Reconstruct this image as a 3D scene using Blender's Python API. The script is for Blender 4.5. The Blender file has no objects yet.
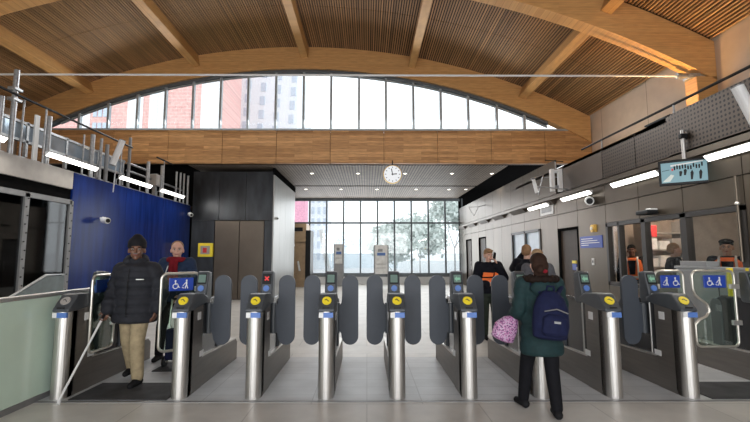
import bpy, bmesh, math, random
from mathutils import Vector, Matrix, Euler
random.seed(7)
PI = math.pi
S = bpy.context.scene
COL = S.collection
F = 430.0; EYE = 1.58

# ------------------------------------------------------------------ camera
cd = bpy.data.cameras.new('camera'); cam = bpy.data.objects.new('camera', cd); COL.objects.link(cam)
cd.sensor_width = 36; cd.lens = 36*F/750; cd.shift_x = (375-369.6)/750
cd.clip_start = .05; cd.clip_end = 500
cam.location = (0, 0, EYE); cam.rotation_euler = (math.radians(90+5.97), 0, math.radians(-.35))
S.camera = cam

# ------------------------------------------------------------------ world and daylight
w = bpy.data.worlds.new('overcast'); S.world = w; w.use_nodes = True
nt = w.node_tree; bg = nt.nodes['Background']
tc = nt.nodes.new('ShaderNodeTexCoord'); nz = nt.nodes.new('ShaderNodeTexNoise'); nz.inputs['Scale'].default_value = 2.0
rp = nt.nodes.new('ShaderNodeValToRGB')
rp.color_ramp.elements[0].position = .3; rp.color_ramp.elements[0].color = (.84, .90, .97, 1)
rp.color_ramp.elements[1].position = .7; rp.color_ramp.elements[1].color = (1, 1, 1, 1)
nt.links.new(tc.outputs['Generated'], nz.inputs['Vector']); nt.links.new(nz.outputs['Fac'], rp.inputs['Fac'])
nt.links.new(rp.outputs['Color'], bg.inputs['Color']); bg.inputs['Strength'].default_value = 1.9

def area(name, loc, rot, sx, sy, power, color=(1, 1, 1)):
    l = bpy.data.lights.new(name, 'AREA'); l.shape = 'RECTANGLE'; l.size = sx; l.size_y = sy; l.energy = power; l.color = color
    o = bpy.data.objects.new(name, l); COL.objects.link(o); o.location = loc; o.rotation_euler = rot
    return o
# daylight entering by the glazed entrance behind the viewer, and by the two glazed ends
area('daylight_entrance', (-.6, -4.3, 2.4), (math.radians(70), 0, 0), 11, 4.2, 620, (.98, .985, 1))
area('daylight_far_window', (.5, 24.3, 2.7), (math.radians(-90), 0, 0), 9, 4.0, 270, (.95, .98, 1))
area('daylight_arch_window', (-2.3, 14.8, 6.9), (math.radians(-55), 0, 0), 14, 1.4, 400, (.95, .98, 1))
S.view_settings.view_transform = 'Standard'; S.view_settings.look = 'None'
S.view_settings.gamma = 1; S.view_settings.use_curve_mapping = False
S.view_settings.exposure = 0.0

# ------------------------------------------------------------------ materials
def new_mat(name):
    m = bpy.data.materials.new(name); m.use_nodes = True
    return m, m.node_tree, m.node_tree.nodes['Principled BSDF']
def mat(name, c, rough=.6, metal=0, var=.12, scale=6, stretch=(1, 1, 1), bump=0, spec=.5, coat=0):
    m, t, b = new_mat(name)
    tc = t.nodes.new('ShaderNodeTexCoord'); mp = t.nodes.new('ShaderNodeMapping'); mp.inputs['Scale'].default_value = stretch
    n = t.nodes.new('ShaderNodeTexNoise'); n.inputs['Scale'].default_value = scale; n.inputs['Detail'].default_value = 4
    r = t.nodes.new('ShaderNodeValToRGB')
    r.color_ramp.elements[0].position = .3; r.color_ramp.elements[1].position = .7
    r.color_ramp.elements[0].color = (*[max(0, x*(1-var)) for x in c], 1)
    r.color_ramp.elements[1].color = (*[min(1, x*(1+var)) for x in c], 1)
    t.links.new(tc.outputs['Object'], mp.inputs['Vector']); t.links.new(mp.outputs[0], n.inputs['Vector'])
    t.links.new(n.outputs['Fac'], r.inputs['Fac']); t.links.new(r.outputs['Color'], b.inputs['Base Color'])
    b.inputs['Roughness'].default_value = rough; b.inputs['Metallic'].default_value = metal
    b.inputs['Specular IOR Level'].default_value = spec; b.inputs['Coat Weight'].default_value = coat
    if bump:
        bp = t.nodes.new('ShaderNodeBump'); bp.inputs['Strength'].default_value = bump; bp.inputs['Distance'].default_value = .02
        t.links.new(n.outputs['Fac'], bp.inputs['Height']); t.links.new(bp.outputs[0], b.inputs['Normal'])
    return m
def emit(name, c, s):
    m, t, b = new_mat(name)
    b.inputs['Base Color'].default_value = (*[x*.06 for x in c], 1); b.inputs['Emission Color'].default_value = (*c, 1); b.inputs['Emission Strength'].default_value = s
    return m
def glass(name, tint=(1, 1, 1), refl=.1, rough=.03, f=.28):
    m = bpy.data.materials.new(name); m.use_nodes = True; t = m.node_tree; t.nodes.clear()
    o = t.nodes.new('ShaderNodeOutputMaterial'); mx = t.nodes.new('ShaderNodeMixShader')
    a = t.nodes.new('ShaderNodeBsdfTransparent'); a.inputs[0].default_value = (*tint, 1)
    g = t.nodes.new('ShaderNodeBsdfGlossy'); g.inputs['Roughness'].default_value = rough
    lw = t.nodes.new('ShaderNodeLayerWeight'); lw.inputs[0].default_value = .25
    ma = t.nodes.new('ShaderNodeMath'); ma.operation = 'MULTIPLY_ADD'; ma.inputs[1].default_value = f; ma.inputs[2].default_value = refl
    t.links.new(lw.outputs['Facing'], ma.inputs[0]); t.links.new(ma.outputs[0], mx.inputs[0])
    t.links.new(a.outputs[0], mx.inputs[1]); t.links.new(g.outputs[0], mx.inputs[2]); t.links.new(mx.outputs[0], o.inputs[0])
    return m
def bricks(name, c1, c2, mortar, bw, bh, axes='XY', ms=.01, rough=.6, metal=0, grain=None, off=.5, var=.15, spec=.5, bump=0):
    """rows of blocks / planks / tiles laid in the plane of two object axes"""
    m, t, b = new_mat(name)
    tc = t.nodes.new('ShaderNodeTexCoord'); sp = t.nodes.new('ShaderNodeSeparateXYZ'); cb = t.nodes.new('ShaderNodeCombineXYZ')
    t.links.new(tc.outputs['Object'], sp.inputs[0])
    t.links.new(sp.outputs['XYZ'.index(axes[0])], cb.inputs[0]); t.links.new(sp.outputs['XYZ'.index(axes[1])], cb.inputs[1])
    k = t.nodes.new('ShaderNodeTexBrick'); k.offset = off
    k.inputs['Scale'].default_value = 1; k.inputs['Brick Width'].default_value = bw; k.inputs['Row Height'].default_value = bh
    k.inputs['Mortar Size'].default_value = ms; k.inputs['Mortar Smooth'].default_value = .2
    k.inputs['Color1'].default_value = (*c1, 1); k.inputs['Color2'].default_value = (*c2, 1); k.inputs['Mortar'].default_value = (*mortar, 1)
    t.links.new(cb.outputs[0], k.inputs['Vector'])
    n = t.nodes.new('ShaderNodeTexNoise'); n.inputs['Scale'].default_value = 3; n.inputs['Detail'].default_value = 5
    mp = t.nodes.new('ShaderNodeMapping'); mp.inputs['Scale'].default_value = grain or (1, 1, 1)
    t.links.new(cb.outputs[0], mp.inputs[0]); t.links.new(mp.outputs[0], n.inputs['Vector'])
    r = t.nodes.new('ShaderNodeMapRange'); r.inputs[1].default_value = .3; r.inputs[2].default_value = .7
    r.inputs[3].default_value = 1-var; r.inputs[4].default_value = 1+var
    t.links.new(n.outputs['Fac'], r.inputs[0])
    v = t.nodes.new('ShaderNodeVectorMath'); v.operation = 'SCALE'
    t.links.new(k.outputs['Color'], v.inputs[0]); t.links.new(r.outputs[0], v.inputs['Scale'])
    t.links.new(v.outputs[0], b.inputs['Base Color'])
    b.inputs['Roughness'].default_value = rough; b.inputs['Metallic'].default_value = metal; b.inputs['Specular IOR Level'].default_value = spec
    return m
def perforated(name, c, dark, pitch, rad, axes='YZ', rough=.4, metal=.6):
    m, t, b = new_mat(name)
    tc = t.nodes.new('ShaderNodeTexCoord'); sp = t.nodes.new('ShaderNodeSeparateXYZ'); t.links.new(tc.outputs['Object'], sp.inputs[0])
    sq = []
    for a in axes:
        mu = t.nodes.new('ShaderNodeMath'); mu.operation = 'MULTIPLY'; mu.inputs[1].default_value = 1/pitch
        t.links.new(sp.outputs['XYZ'.index(a)], mu.inputs[0])
        fr = t.nodes.new('ShaderNodeMath'); fr.operation = 'FRACT'; t.links.new(mu.outputs[0], fr.inputs[0])
        su = t.nodes.new('ShaderNodeMath'); su.operation = 'SUBTRACT'; su.inputs[1].default_value = .5; t.links.new(fr.outputs[0], su.inputs[0])
        p2 = t.nodes.new('ShaderNodeMath'); p2.operation = 'MULTIPLY'; t.links.new(su.outputs[0], p2.inputs[0]); t.links.new(su.outputs[0], p2.inputs[1])
        sq.append(p2)
    ad = t.nodes.new('ShaderNodeMath'); t.links.new(sq[0].outputs[0], ad.inputs[0]); t.links.new(sq[1].outputs[0], ad.inputs[1])
    lt = t.nodes.new('ShaderNodeMath'); lt.operation = 'LESS_THAN'; lt.inputs[1].default_value = rad*rad; t.links.new(ad.outputs[0], lt.inputs[0])
    mx = t.nodes.new('ShaderNodeMix'); mx.data_type = 'RGBA'
    t.links.new(lt.outputs[0], mx.inputs[0]); mx.inputs[6].default_value = (*c, 1); mx.inputs[7].default_value = (*dark, 1)
    t.links.new(mx.outputs[2], b.inputs['Base Color'])
    b.inputs['Roughness'].default_value = rough; b.inputs['Metallic'].default_value = metal
    return m

M = {}
M['floor'] = bricks('stone_floor', (.55, .53, .495), (.59, .57, .535), (.40, .385, .36), 1.2, .6, ms=.006, rough=.38, var=.10)
M['gate_floor'] = bricks('grey_plate_floor', (.46, .47, .48), (.50, .51, .52), (.35, .355, .36), .6, .3, ms=.006, rough=.42, off=0, var=.1)
M['fascia'] = bricks('fascia_planks', (.38, .19, .07), (.62, .34, .14), (.22, .11, .05), 1.3, .10, 'XZ', ms=.003, grain=(1, 14, 1), var=.28, rough=.5)
M['glulam'] = bricks('glulam_timber', (.56, .30, .11), (.62, .35, .135), (.46, .24, .085), 3.0, .045, 'XZ', ms=.002, grain=(1, 9, 1), var=.14, rough=.5)
M['purlin'] = bricks('purlin_timber', (.53, .29, .105), (.58, .33, .125), (.44, .23, .08), 3.0, .045, 'YZ', ms=.002, grain=(1, 9, 1), var=.14, rough=.5)
M['slat'] = mat('larch_slats', (.34, .19, .085), .6, var=.5, scale=1.4, stretch=(14, .12, 1))
M['slat_dark'] = mat('slat_backing', (.028, .017, .01), .9)
M['soffit'] = bricks('soffit_slats', (.19, .15, .115), (.235, .19, .15), (.04, .03, .025), 9, .11, 'YX', ms=.018, off=0, var=.15)
M['plaster'] = bricks('board_lining', (.56, .45, .35), (.58, .465, .365), (.26, .2, .15), 2.4, 5, 'YZ', ms=.012, off=0, var=.06)
M['bronze'] = mat('bronze_panel', (.125, .103, .078), .34, .7, .10, 2, (1, 1, .25))
M['bronze_dark'] = mat('dark_bronze_panel', (.095, .073, .056), .45, .5, .10, 2)
M['perf'] = perforated('perforated_panel', (.075, .057, .043), (.008, .006, .005), .072, .27)
M['seam'] = mat('black_gap', (.008, .008, .008), .9, spec=0)
M['black_panel'] = mat('black_steel_cladding', (.035, .038, .043), .33, .5, .5, 3, (1, 1, .3))
M['lift'] = mat('bronze_lift_door', (.11, .088, .068), .35, .6, .06, 3)
M['pale_panel'] = mat('pale_metal_panel', (.33, .33, .32), .4, .4, .1, 3, (1, 4, .3))
M['blue'] = mat('glossy_blue_hoarding', (.006, .022, .145), .22, 0, .3, 2.4, (1, 3, .35), spec=.16)
M['cream'] = mat('cream_band', (.36, .335, .31), .6, 0, .08)
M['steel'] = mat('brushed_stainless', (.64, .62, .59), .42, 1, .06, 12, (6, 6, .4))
M['steel_shaded'] = mat('shaded_stainless', (.16, .145, .13), .42, .5, .10, 6, (1, .4, 6))  # same stainless as the posts, shade on the gate sides put into its colour
M['galv'] = mat('galvanised_steel', (.42, .43, .44), .42, .8, .22, 20)
M['frame_grey'] = mat('grey_window_frame', (.26, .26, .26), .45, .5, .1)
M['mullion'] = mat('dark_grey_mullion', (.13, .145, .155), .45, .3, .1)
M['mull_light'] = mat('silver_mullion', (.42, .47, .50), .4, .4, .1)
M['charcoal'] = mat('charcoal_plastic', (.055, .062, .07), .42, 0, .1)
M['paddle'] = mat('slate_paddle', (.042, .050, .064), .55, 0, .07)
M['paddle_edge'] = mat('paddle_rubber_edge', (.035, .038, .043), .6)
M['blackglass'] = mat('black_glass', (.018, .018, .02), .08, 0, .1)
M['dark_glass'] = mat('smoked_panel', (.035, .035, .038), .18, 0, .1)
M['black'] = mat('black_plastic', (.010, .010, .011), .5, spec=.25)
M['white'] = mat('white_enamel', (.75, .75, .74), .4, 0, .03)
M['yellow'] = mat('yellow_plastic', (.88, .70, .04), .4, 0, .05)
M['tube'] = mat('brushed_tube', (.66, .63, .56), .3, .8, .06)
M['sign_blue'] = mat('sign_blue', (.012, .05, .34), .35, 0, .04)
M['roundel_blue'] = mat('roundel_blue', (.09, .19, .50), .4, 0, .04)
M['gold'] = mat('brass', (.65, .42, .1), .35, .7, .05)
M['red'] = mat('red_paint', (.55, .03, .03), .4)
M['orange'] = mat('hi_vis_orange', (.95, .18, .03), .7, 0, .08)
M['silver_tape'] = mat('reflective_tape', (.75, .75, .72), .3)
M['mat'] = mat('black_rubber_mat', (.035, .035, .038), .75, 0, .5, 5)
M['frosted'] = mat('pale_green_glass', (.58, .72, .61), .18, 0, .06, 1.5, spec=.5)
M['frosted_grey'] = mat('frosted_grey_glass', (.20, .24, .25), .25)
M['door_brown'] = mat('dark_brown_door', (.050, .034, .024), .5, spec=.3)
M['frame_dark'] = mat('dark_brown_frame', (.028, .025, .023), .4)
M['glass_office'] = glass('office_glass', (.95, .96, .96), .015, f=.10)
M['glass'] = glass('clear_glass', (.97, .99, .99), .05)
M['glass_dark'] = glass('dark_tinted_glass', (.24, .27, .29), .04, f=.12)
M['glass_green'] = glass('green_tinted_glass', (.84, .93, .89), .06)
M['glass_frost'] = glass('frosted_glass', (.84, .88, .89), .12, .4)
M['lamp'] = emit('lamp_tube', (1, .97, .90), 5)
M['lamp_soft'] = emit('downlight', (1, .93, .8), 6)
M['screen'] = emit('cctv_screen', (.34, .60, .68), .5)
M['screen_dim'] = mat('dim_display', (.13, .2, .17), .25)
M['green_led'] = emit('green_arrow_display', (.35, .75, .5), .5)
M['red_led'] = emit('red_cross_display', (.85, .05, .05), .9)
M['dkgreen'] = mat('display_dark_green', (.01, .05, .03), .3)
M['desk'] = mat('grey_cabinet', (.30, .31, .315), .45, .2, .06)
M['warm_wall'] = mat('office_wall', (.50, .42, .35), .8)
M['paper'] = mat('white_paper', (.88, .88, .87), .8)

# ------------------------------------------------------------------ mesh helpers
class B:
    def __init__(s): s.bm = bmesh.new(); s.mats = []; s.cur = 0
    def m(s, key):
        if key not in s.mats: s.mats.append(key)
        s.cur = s.mats.index(key); return s
    def _fin(s, n0):
        s.bm.faces.ensure_lookup_table()
        for f in s.bm.faces[n0:]: f.material_index = s.cur
    def box(s, x0, x1, y0, y1, z0, z1, M4=None):
        n0 = len(s.bm.faces)
        vs = [s.bm.verts.new((x, y, z)) for x in (x0, x1) for y in (y0, y1) for z in (z0, z1)]
        for q in ((0, 1, 3, 2), (4, 6, 7, 5), (0, 4, 5, 1), (2, 3, 7, 6), (0, 2, 6, 4), (1, 5, 7, 3)): s.bm.faces.new([vs[i] for i in q])
        if M4: bmesh.ops.transform(s.bm, matrix=M4, verts=vs)
        s._fin(n0); return s
    def prism(s, pts, a0, a1, axis='X', M4=None):
        """polygon pts in the other two axes, extruded along axis"""
        n0 = len(s.bm.faces)
        def P(p, a): return {'X': (a, p[0], p[1]), 'Y': (p[0], a, p[1]), 'Z': (p[0], p[1], a)}[axis]
        A = [s.bm.verts.new(P(p, a0)) for p in pts]; C = [s.bm.verts.new(P(p, a1)) for p in pts]
        fs = [s.bm.faces.new(A), s.bm.faces.new(C[::-1])]; n = len(pts)
        for i in range(n): fs.append(s.bm.faces.new((A[i], C[i], C[(i+1) % n], A[(i+1) % n])))
        bmesh.ops.recalc_face_normals(s.bm, faces=fs)
        if M4: bmesh.ops.transform(s.bm, matrix=M4, verts=A+C)
        s._fin(n0); return s
    def cyl(s, p0, p1, r0, r1=None, n=14):
        n0 = len(s.bm.faces); r1 = r0 if r1 is None else r1
        p0 = Vector(p0); p1 = Vector(p1); d = p1-p0
        m4 = Matrix.Translation((p0+p1)/2) @ d.to_track_quat('Z', 'Y').to_matrix().to_4x4()
        bmesh.ops.create_cone(s.bm, cap_ends=True, segments=n, radius1=r0, radius2=r1, depth=d.length, matrix=m4)
        s._fin(n0); return s
    def sph(s, c, r, u=14, v=9, rot=None):
        n0 = len(s.bm.faces); r = (r, r, r) if isinstance(r, (int, float)) else r
        m4 = Matrix.Translation(c) @ (rot.to_4x4() if rot else Matrix.Identity(4)) @ Matrix.Diagonal((*r, 1))
        bmesh.ops.create_uvsphere(s.bm, u_segments=u, v_segments=v, radius=1, matrix=m4)
        s._fin(n0); return s
    def tube(s, pts, r, n=8, closed=False):
        n0 = len(s.bm.faces); pts = [Vector(p) for p in pts]; N = len(pts); rings = []
        prev = None
        for i, p in enumerate(pts):
            a = pts[(i-1) % N] if (closed or i) else p; c = pts[(i+1) % N] if (closed or i < N-1) else p
            t = (c-a).normalized()
            if prev is None:
                up = Vector((0, 0, 1)) if abs(t.z) < .9 else Vector((0, 1, 0)); u = t.cross(up).normalized()
            else: u = (prev-t*prev.dot(t)).normalized()
            v = t.cross(u); prev = u
            rings.append([s.bm.verts.new(p+(u*math.cos(k*2*PI/n)+v*math.sin(k*2*PI/n))*r) for k in range(n)])
        for i in range(N if closed else N-1):
            a, b = rings[i], rings[(i+1) % N]
            for k in range(n): s.bm.faces.new((a[k], a[(k+1) % n], b[(k+1) % n], b[k]))
        if not closed: s.bm.faces.new(rings[0][::-1]); s.bm.faces.new(rings[-1])
        s._fin(n0); return s
    def loft(s, rings, n=18, closed=True):
        """rings: (cx, cy, z, rx, ry)"""
        n0 = len(s.bm.faces)
        R = [[s.bm.verts.new((cx+rx*math.cos(k*2*PI/n), cy+ry*math.sin(k*2*PI/n), z)) for k in range(n)] for cx, cy, z, rx, ry in rings]
        fs = []
        for a, b in zip(R, R[1:]):
            for k in range(n): fs.append(s.bm.faces.new((a[k], a[(k+1) % n], b[(k+1) % n], b[k])))
        fs.append(s.bm.faces.new(R[0][::-1])); fs.append(s.bm.faces.new(R[-1]))
        bmesh.ops.recalc_face_normals(s.bm, faces=fs)
        s._fin(n0); return s
    def build(s, name, key=None, parent=None, loc=None, rot=None, bevel=0, smooth=False, sub=0):
        me = bpy.data.meshes.new(name); s.bm.to_mesh(me); s.bm.free()
        o = bpy.data.objects.new(name, me); COL.objects.link(o)
        for k in ([key] if key else s.mats): me.materials.append(M[k])
        if parent: o.parent = parent
        if loc: o.location = loc
        if rot: o.rotation_euler = rot
        if bevel:
            b = o.modifiers.new('bevel', 'BEVEL'); b.width = bevel; b.segments = 2; b.limit_method = 'ANGLE'
        if smooth:
            for p in me.polygons: p.use_smooth = True
        return o
def empty(name, loc=(0, 0, 0), rz=0):
    o = bpy.data.objects.new(name, None); COL.objects.link(o); o.location = loc; o.rotation_euler = (0, 0, rz); o.empty_display_size = .1
    return o
def tag(o, label, cat, group=None, kind=None):
    o['label'] = label; o['category'] = cat
    if group: o['group'] = group
    if kind: o['kind'] = kind
    return o
def struct(o, label=None):
    o['kind'] = 'structure'
    if label: o['label'] = label
    return o
def copy_tree(o, parent=None):
    c = o.copy(); COL.objects.link(c)
    if parent: c.parent = parent
    for ch in o.children: copy_tree(ch, c)
    return c
_P = math.radians(5.97)
def ZY(y, Y): v = (211-y)/F; return EYE+Y*(v*math.cos(_P)+math.sin(_P))/(math.cos(_P)-v*math.sin(_P))
def PX(x, Y, z=1.5): return (x-369.6)/F*(Y*math.cos(_P)+(z-EYE)*math.sin(_P))+Y*.0061
def YX(x, X, z): k = (x-369.6)/F; return (X-k*(z-EYE)*math.sin(_P))/(k*math.cos(_P)+.0061)   # distance of a point of a side wall

# ================================================================== THE SETTING
XR, XL = 5.3, -6.5
struct(B().box(-12.6, 8.3, -5, 24.6, -.3, 0).build('floor', 'floor'), 'grey stone tiled station floor')
CX, CZ, R1, R2 = -2.36, -13.02, 21.38, 22.2
def arc(x, R): return CZ+math.sqrt(R*R-(x-CX)**2)
# roof: dark lining with timber slats hung below, one panel of slats per half bay
b = B(); n = 60; xs = [-12.6+i*20.9/n for i in range(n+1)]
b.prism([(x, arc(x, R2+.10)) for x in xs]+[(x, arc(x, R2+.4)) for x in xs[::-1]], -5, 15.3, 'Y')
ceil = struct(b.build('ceiling', 'slat_dark'), 'vaulted timber ceiling')
a0 = math.atan2(-12.5-CX, R2); bays = [(-4.9, 1.6), (1.65, 4.45), (4.85, 7.05), (7.08, 9.5), (9.92, 12.4), (12.43, 15.05)]
for y0, y1 in bays:
    b = B(); k = 0; x = -12.5
    while x < 8.05:
        th = math.asin((x-CX)/R2); m4 = Matrix.Translation((CX, 0, CZ)) @ Matrix.Rotation(th, 4, 'Y')
        b.box(-.0205, .0205, y0, y1, R2-.0, R2+.05, m4); x += .074
    b.build('slat_panel', 'slat', ceil)
def arch(y0, y1, x0, x1, label):
    n = 48; xs = [x0+(x1-x0)*i/n for i in range(n+1)]
    o = B().prism([(x, arc(x, R1)) for x in xs]+[(x, arc(x, R2)) for x in xs[::-1]], y0, y1, 'Y').build('timber_arch', 'glulam', bevel=.008)
    return tag(o, label, 'arch', 'glulam roof arches')
arch(15.02, 15.35, -12.6, 8.05, 'curved glulam timber arch along the top of the far arched window')
nearch = arch(9.52, 9.9, -12.6, 8.1, 'curved glulam timber arch nearest the viewer, cut off by the top of the photo')
arch(4.46, 4.84, -12.6, 7.75, 'curved glulam timber arch directly overhead of the ticket gates')
pn = ['leftmost', 'second', 'middle', 'fourth', 'rightmost']
for i, x in enumerate((-10.1, -6.27, -2.28, 1.7, 5.75)):
    th = math.asin((x-CX)/R2); m4 = Matrix.Translation((CX, 0, CZ)) @ Matrix.Rotation(th, 4, 'Y')
    o = B().box(-.13, .13, 9.9, 15.02, R2-.42, R2-.005, m4).build('roof_beam', 'purlin', bevel=.008)
    tag(o, f'{pn[i]} of the five straight timber roof beams that meet the far arch', 'roof beam', 'straight roof beams')
    if i in (0, 4):
        o = B().box(-.13, .13, 4.84, 9.52, R2-.42, R2-.005, m4).build('roof_beam', 'purlin', bevel=.008)
        tag(o, f'straight timber roof beam on the viewer side of the near arch, at the top {"left" if i == 0 else "right"} of the photo', 'roof beam', 'straight roof beams')
# set-back side walls above the low roofs
struct(B().box(8.1, 8.3, -5, 15.3, 0, 7.2).build('wall_right', 'plaster'), 'pale board lined wall set back above the right hand offices')
struct(B().box(-12.8, -12.6, -5, 15.3, 0, 6.9).build('wall_left', 'plaster'), 'pale wall far left')
# entrance end behind the viewer
b = B(); b.box(-12.6, 8.1, -5, -4.8, 5.6, 9.4)
for x in (-12.5, -9.5, -6.5, -3.5, -.5, 2.5, 5.3, 8.0): b.box(x-.1, x+.1, -5, -4.85, 0, 5.6)
struct(b.build('wall_back', 'bronze_dark'))

# ---- fascia of timber panels across the hall
fas = struct(empty('trim_1', (0, 0, 0)), 'timber boarded fascia across the hall below the arched window')
B().box(-12.6, 8.1, 15.24, 15.4, 4.87, 6.02).build('backing', 'slat_dark', fas)
x = PX(384, 15.1, 5.4)-1.93*7
while x < 8.0:
    x0, x1 = max(x+.008, -12.5), min(x+1.922, 8.09)
    if x1 > x0: B().box(x0, x1, 15.1, 15.24, 4.87, 6.07).build('fascia_panel', 'fascia', fas)
    x += 1.93
struct(B().box(-11.6, 7.5, 15.06, 15.3, 6.07, 6.13).build('trim_2', 'mull_light'), 'grey sill of the arched window')
# ---- arched window
wn = struct(empty('window_1', (0, 0, 0)), 'arched window with slim grey mullions')
xs = [-11.5+i*18.5/40 for i in range(41)]; RW = R1-.02
xs = [x for x in xs if arc(x, RW) > 6.2]
b = B(); b.prism([(x, arc(x, RW-.09)) for x in xs]+[(x, arc(x, RW)) for x in xs[::-1]], 15.08, 15.3, 'Y').build('window_frame', 'mullion', wn)
B().prism([(x, arc(x, RW-.17)) for x in xs if arc(x, RW-.17) > 6.2]+[(x, arc(x, RW-.13)) for x in xs[::-1] if arc(x, RW-.17) > 6.2], 15.14, 15.22, 'Y').build('window_frame', 'mull_light', wn)
for px in [81, 109.5, 138, 165.5, 193, 220.5, 248, 275.7, 303.5, 331, 359, 386, 413.5, 441, 468.5, 497, 524.5]:
    x = PX(px, 15.15, 6.6); B().box(x-.038, x+.038, 15.1, 15.24, 6.13, arc(x, RW-.05)).build('mullion', 'mull_light', wn)
B().prism([(-11.2, 6.13), (6.7, 6.13)]+[(x, arc(x, RW-.05)) for x in xs[::-1]], 15.16, 15.17, 'Y').build('pane', 'glass', wn)

# ---- deep soffit beyond the fascia
sof = struct(B().box(-6.5, 5.15, 15.4, 24.5, 4.86, 4.98).build('ceiling_soffit', 'soffit'), 'grey slatted soffit')
B().box(-3.45, 5.15, 19.95, 20.05, 4.845, 4.86).build('joint_strip', 'seam', sof)
struct(B().box(-12.6, 8.1, 15.4, 24.5, 5.3, 5.4).build('ceiling_void', 'seam'))
for r_, (Y, xs_) in enumerate(((16.9, (312, 358, 405, 452, 492)), (21.0, (306, 341, 377, 416, 449, 466)))):
    for i, px in enumerate(xs_):
        x = PX(px, Y, 4.9); t = empty('downlight', (x, Y, 4.86))
        B().cyl((0, 0, -.012), (0, 0, .0), .085, n=20).build('trim_ring', 'white', t); B().cyl((0, 0, -.016), (0, 0, -.012), .06, n=20).build('lens', 'lamp_soft', t)
        if i % 2 == 0:
            l = bpy.data.lights.new('downlight_beam', 'SPOT'); l.energy = 150; l.color = (1, .95, .86); l.spot_size = 1.9; l.spot_blend = .8; l.shadow_soft_size = .08
            lo = bpy.data.objects.new('downlight_beam', l); COL.objects.link(lo); lo.location = (x, Y, 4.82)
        tag(t, f'small round recessed downlight in the soffit, {["nearer", "farther"][r_]} row, number {i+1} from the left', 'downlight', 'downlights in the grey soffit')

# ---- far window
fw = struct(empty('window_2', (0, 0, 0)), 'tall far window of dark framed panes')
YF = 24.5
struct(B().box(-4.6, XR, YF, YF+.3, 0, .5).build('wall_far', 'white'), 'low white wall below the far window')
struct(B().box(-12.6, -6.0, YF, YF+.3, 0, 5.3).build('wall_far_left', 'pale_panel'))
for i in range(11):
    px = 292.5+17*i; x = PX(px, YF, 2.8)
    B().box(x-.04, x+.04, YF-.06, YF+.1, .5, 4.86).build('mullion', 'mullion', fw)
B().box(-6.0, XR, YF-.07, YF+.1, 3.41, 3.5).build('transom', 'mullion', fw)
B().box(-6.0, XR, YF-.1, YF+.15, .42, .62).build('window_frame', 'mullion', fw)
B().box(-6.0, XR, YF-.08, YF+.12, 4.72, 4.86).build('window_frame', 'mullion', fw)
B().box(-6.0, XR, YF+.02, YF+.03, .6, 1.72).build('frosted_pane', 'glass_frost', fw)
B().box(-6.0, XR, YF+.03, YF+.04, 1.72, 4.75).build('pane', 'glass', fw)
struct(B().box(-12.6, 8.1, YF-.02, YF+.3, 4.86, 5.4).build('wall_far_header', 'seam'))
struct(B().box(XR, 8.3, YF, YF+.3, 0, 4.86).build('wall_far_right', 'seam'))
struct(B().box(-6.0, -4.6, YF, YF+.3, 0, .5).build('wall_far_low', 'white'))

# ---- black lift block, left, beyond the gates
blk = struct(empty('wall_block', (0, 0, 0)), 'black steel clad block with bronze doors')
b = B().box(-6.5, -3.5, 15.95, 20.6, 0, 4.72); b.build('core', 'seam', blk)
for i in range(3):
    B().box(-6.48+i*.99, -6.48+i*.99+.98, 15.9, 15.95, 2.9, 4.72).build('cladding_panel', 'black_panel', blk)
B().box(-6.48, -5.64, 15.9, 15.95, 0, 2.89).build('cladding_panel', 'black_panel', blk)
B().box(-3.78, -3.5, 15.88, 15.95, 0, 2.89).build('cladding_panel', 'black_panel', blk)
for i in range(4):
    B().box(-3.5, -3.45, 15.9+i*1.15, 17.04+i*1.15, 0, 4.6).build('side_panel', 'pale_panel', blk)
B().box(-3.52, -3.44, 15.85, 20.5, 4.62, 4.86).build('head_strip', 'seam', blk)
d1 = struct(empty('door_1', (0, 0, 0)), 'bronze double lift doors')
for x0, x1 in ((-5.6, -4.71), (-4.69, -3.8)): B().box(x0, x1, 15.86, 15.9, 0, 2.87).build('door_leaf', 'lift', d1, bevel=.005)
struct(B().box(-12.6, -6.5, 16.3, 16.4, 0, 5.3).build('wall_void', 'seam'))

# ---- left lower wall: glazed bays, cream band, blue hoarding
lw = struct(empty('wall_left_lower', (0, 0, 0)), 'left side wall with glazing, cream band and blue hoarding')
B().box(XL-.25, XL+.02, -5, 9.4, 3.04, 3.43).build('cream_band', 'cream', lw)
B().box(XL-.12, XL-.04, -5, 9.4, 2.78, 3.04).build('recess_strip', 'seam', lw)
for y in (9.45, 11.55, 13.68):
    B().box(XL-.05, XL, y, min(y+2.1, 15.88), 0, 3.42).build('blue_panel', 'blue', lw, bevel=.006)
B().box(XL-.3, XL-.05, 9.42, 15.9, 0, 3.4).build('core', 'seam', lw)
B().box(-12.6, XL-.02, -5, 16.3, 3.3, 3.42).build('low_roof', 'slat_dark', lw)
w3 = struct(empty('window_3', (0, 0, 0)), 'left glazed screen with bolted grey steel frame')
for y in (3.15, 4.42, 5.69, 6.93, 8.17, 9.4):
    B().box(XL-.07, XL+.03, y-.055, y+.055, 0, 2.78).build('window_frame', 'frame_grey', w3)
    bb = B()
    for k in range(16): bb.cyl((XL+.03, y+(.02 if k % 2 else -.02), .2+k*.165), (XL+.045, y+(.02 if k % 2 else -.02), .2+k*.165), .013, n=8)
    s_ = bb.build('bolts', 'black', w3); s_['kind'] = 'stuff'
B().box(XL-.07, XL+.03, 3, 9.4, 2.70, 2.80).build('window_frame', 'frame_grey', w3)
B().box(XL-.07, XL+.03, 3, 9.4, 0, .1).build('window_frame', 'frame_grey', w3)
B().box(XL-.02, XL-.01, 3, 9.4, .1, 2.72).build('pane', 'glass_dark', w3)
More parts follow.
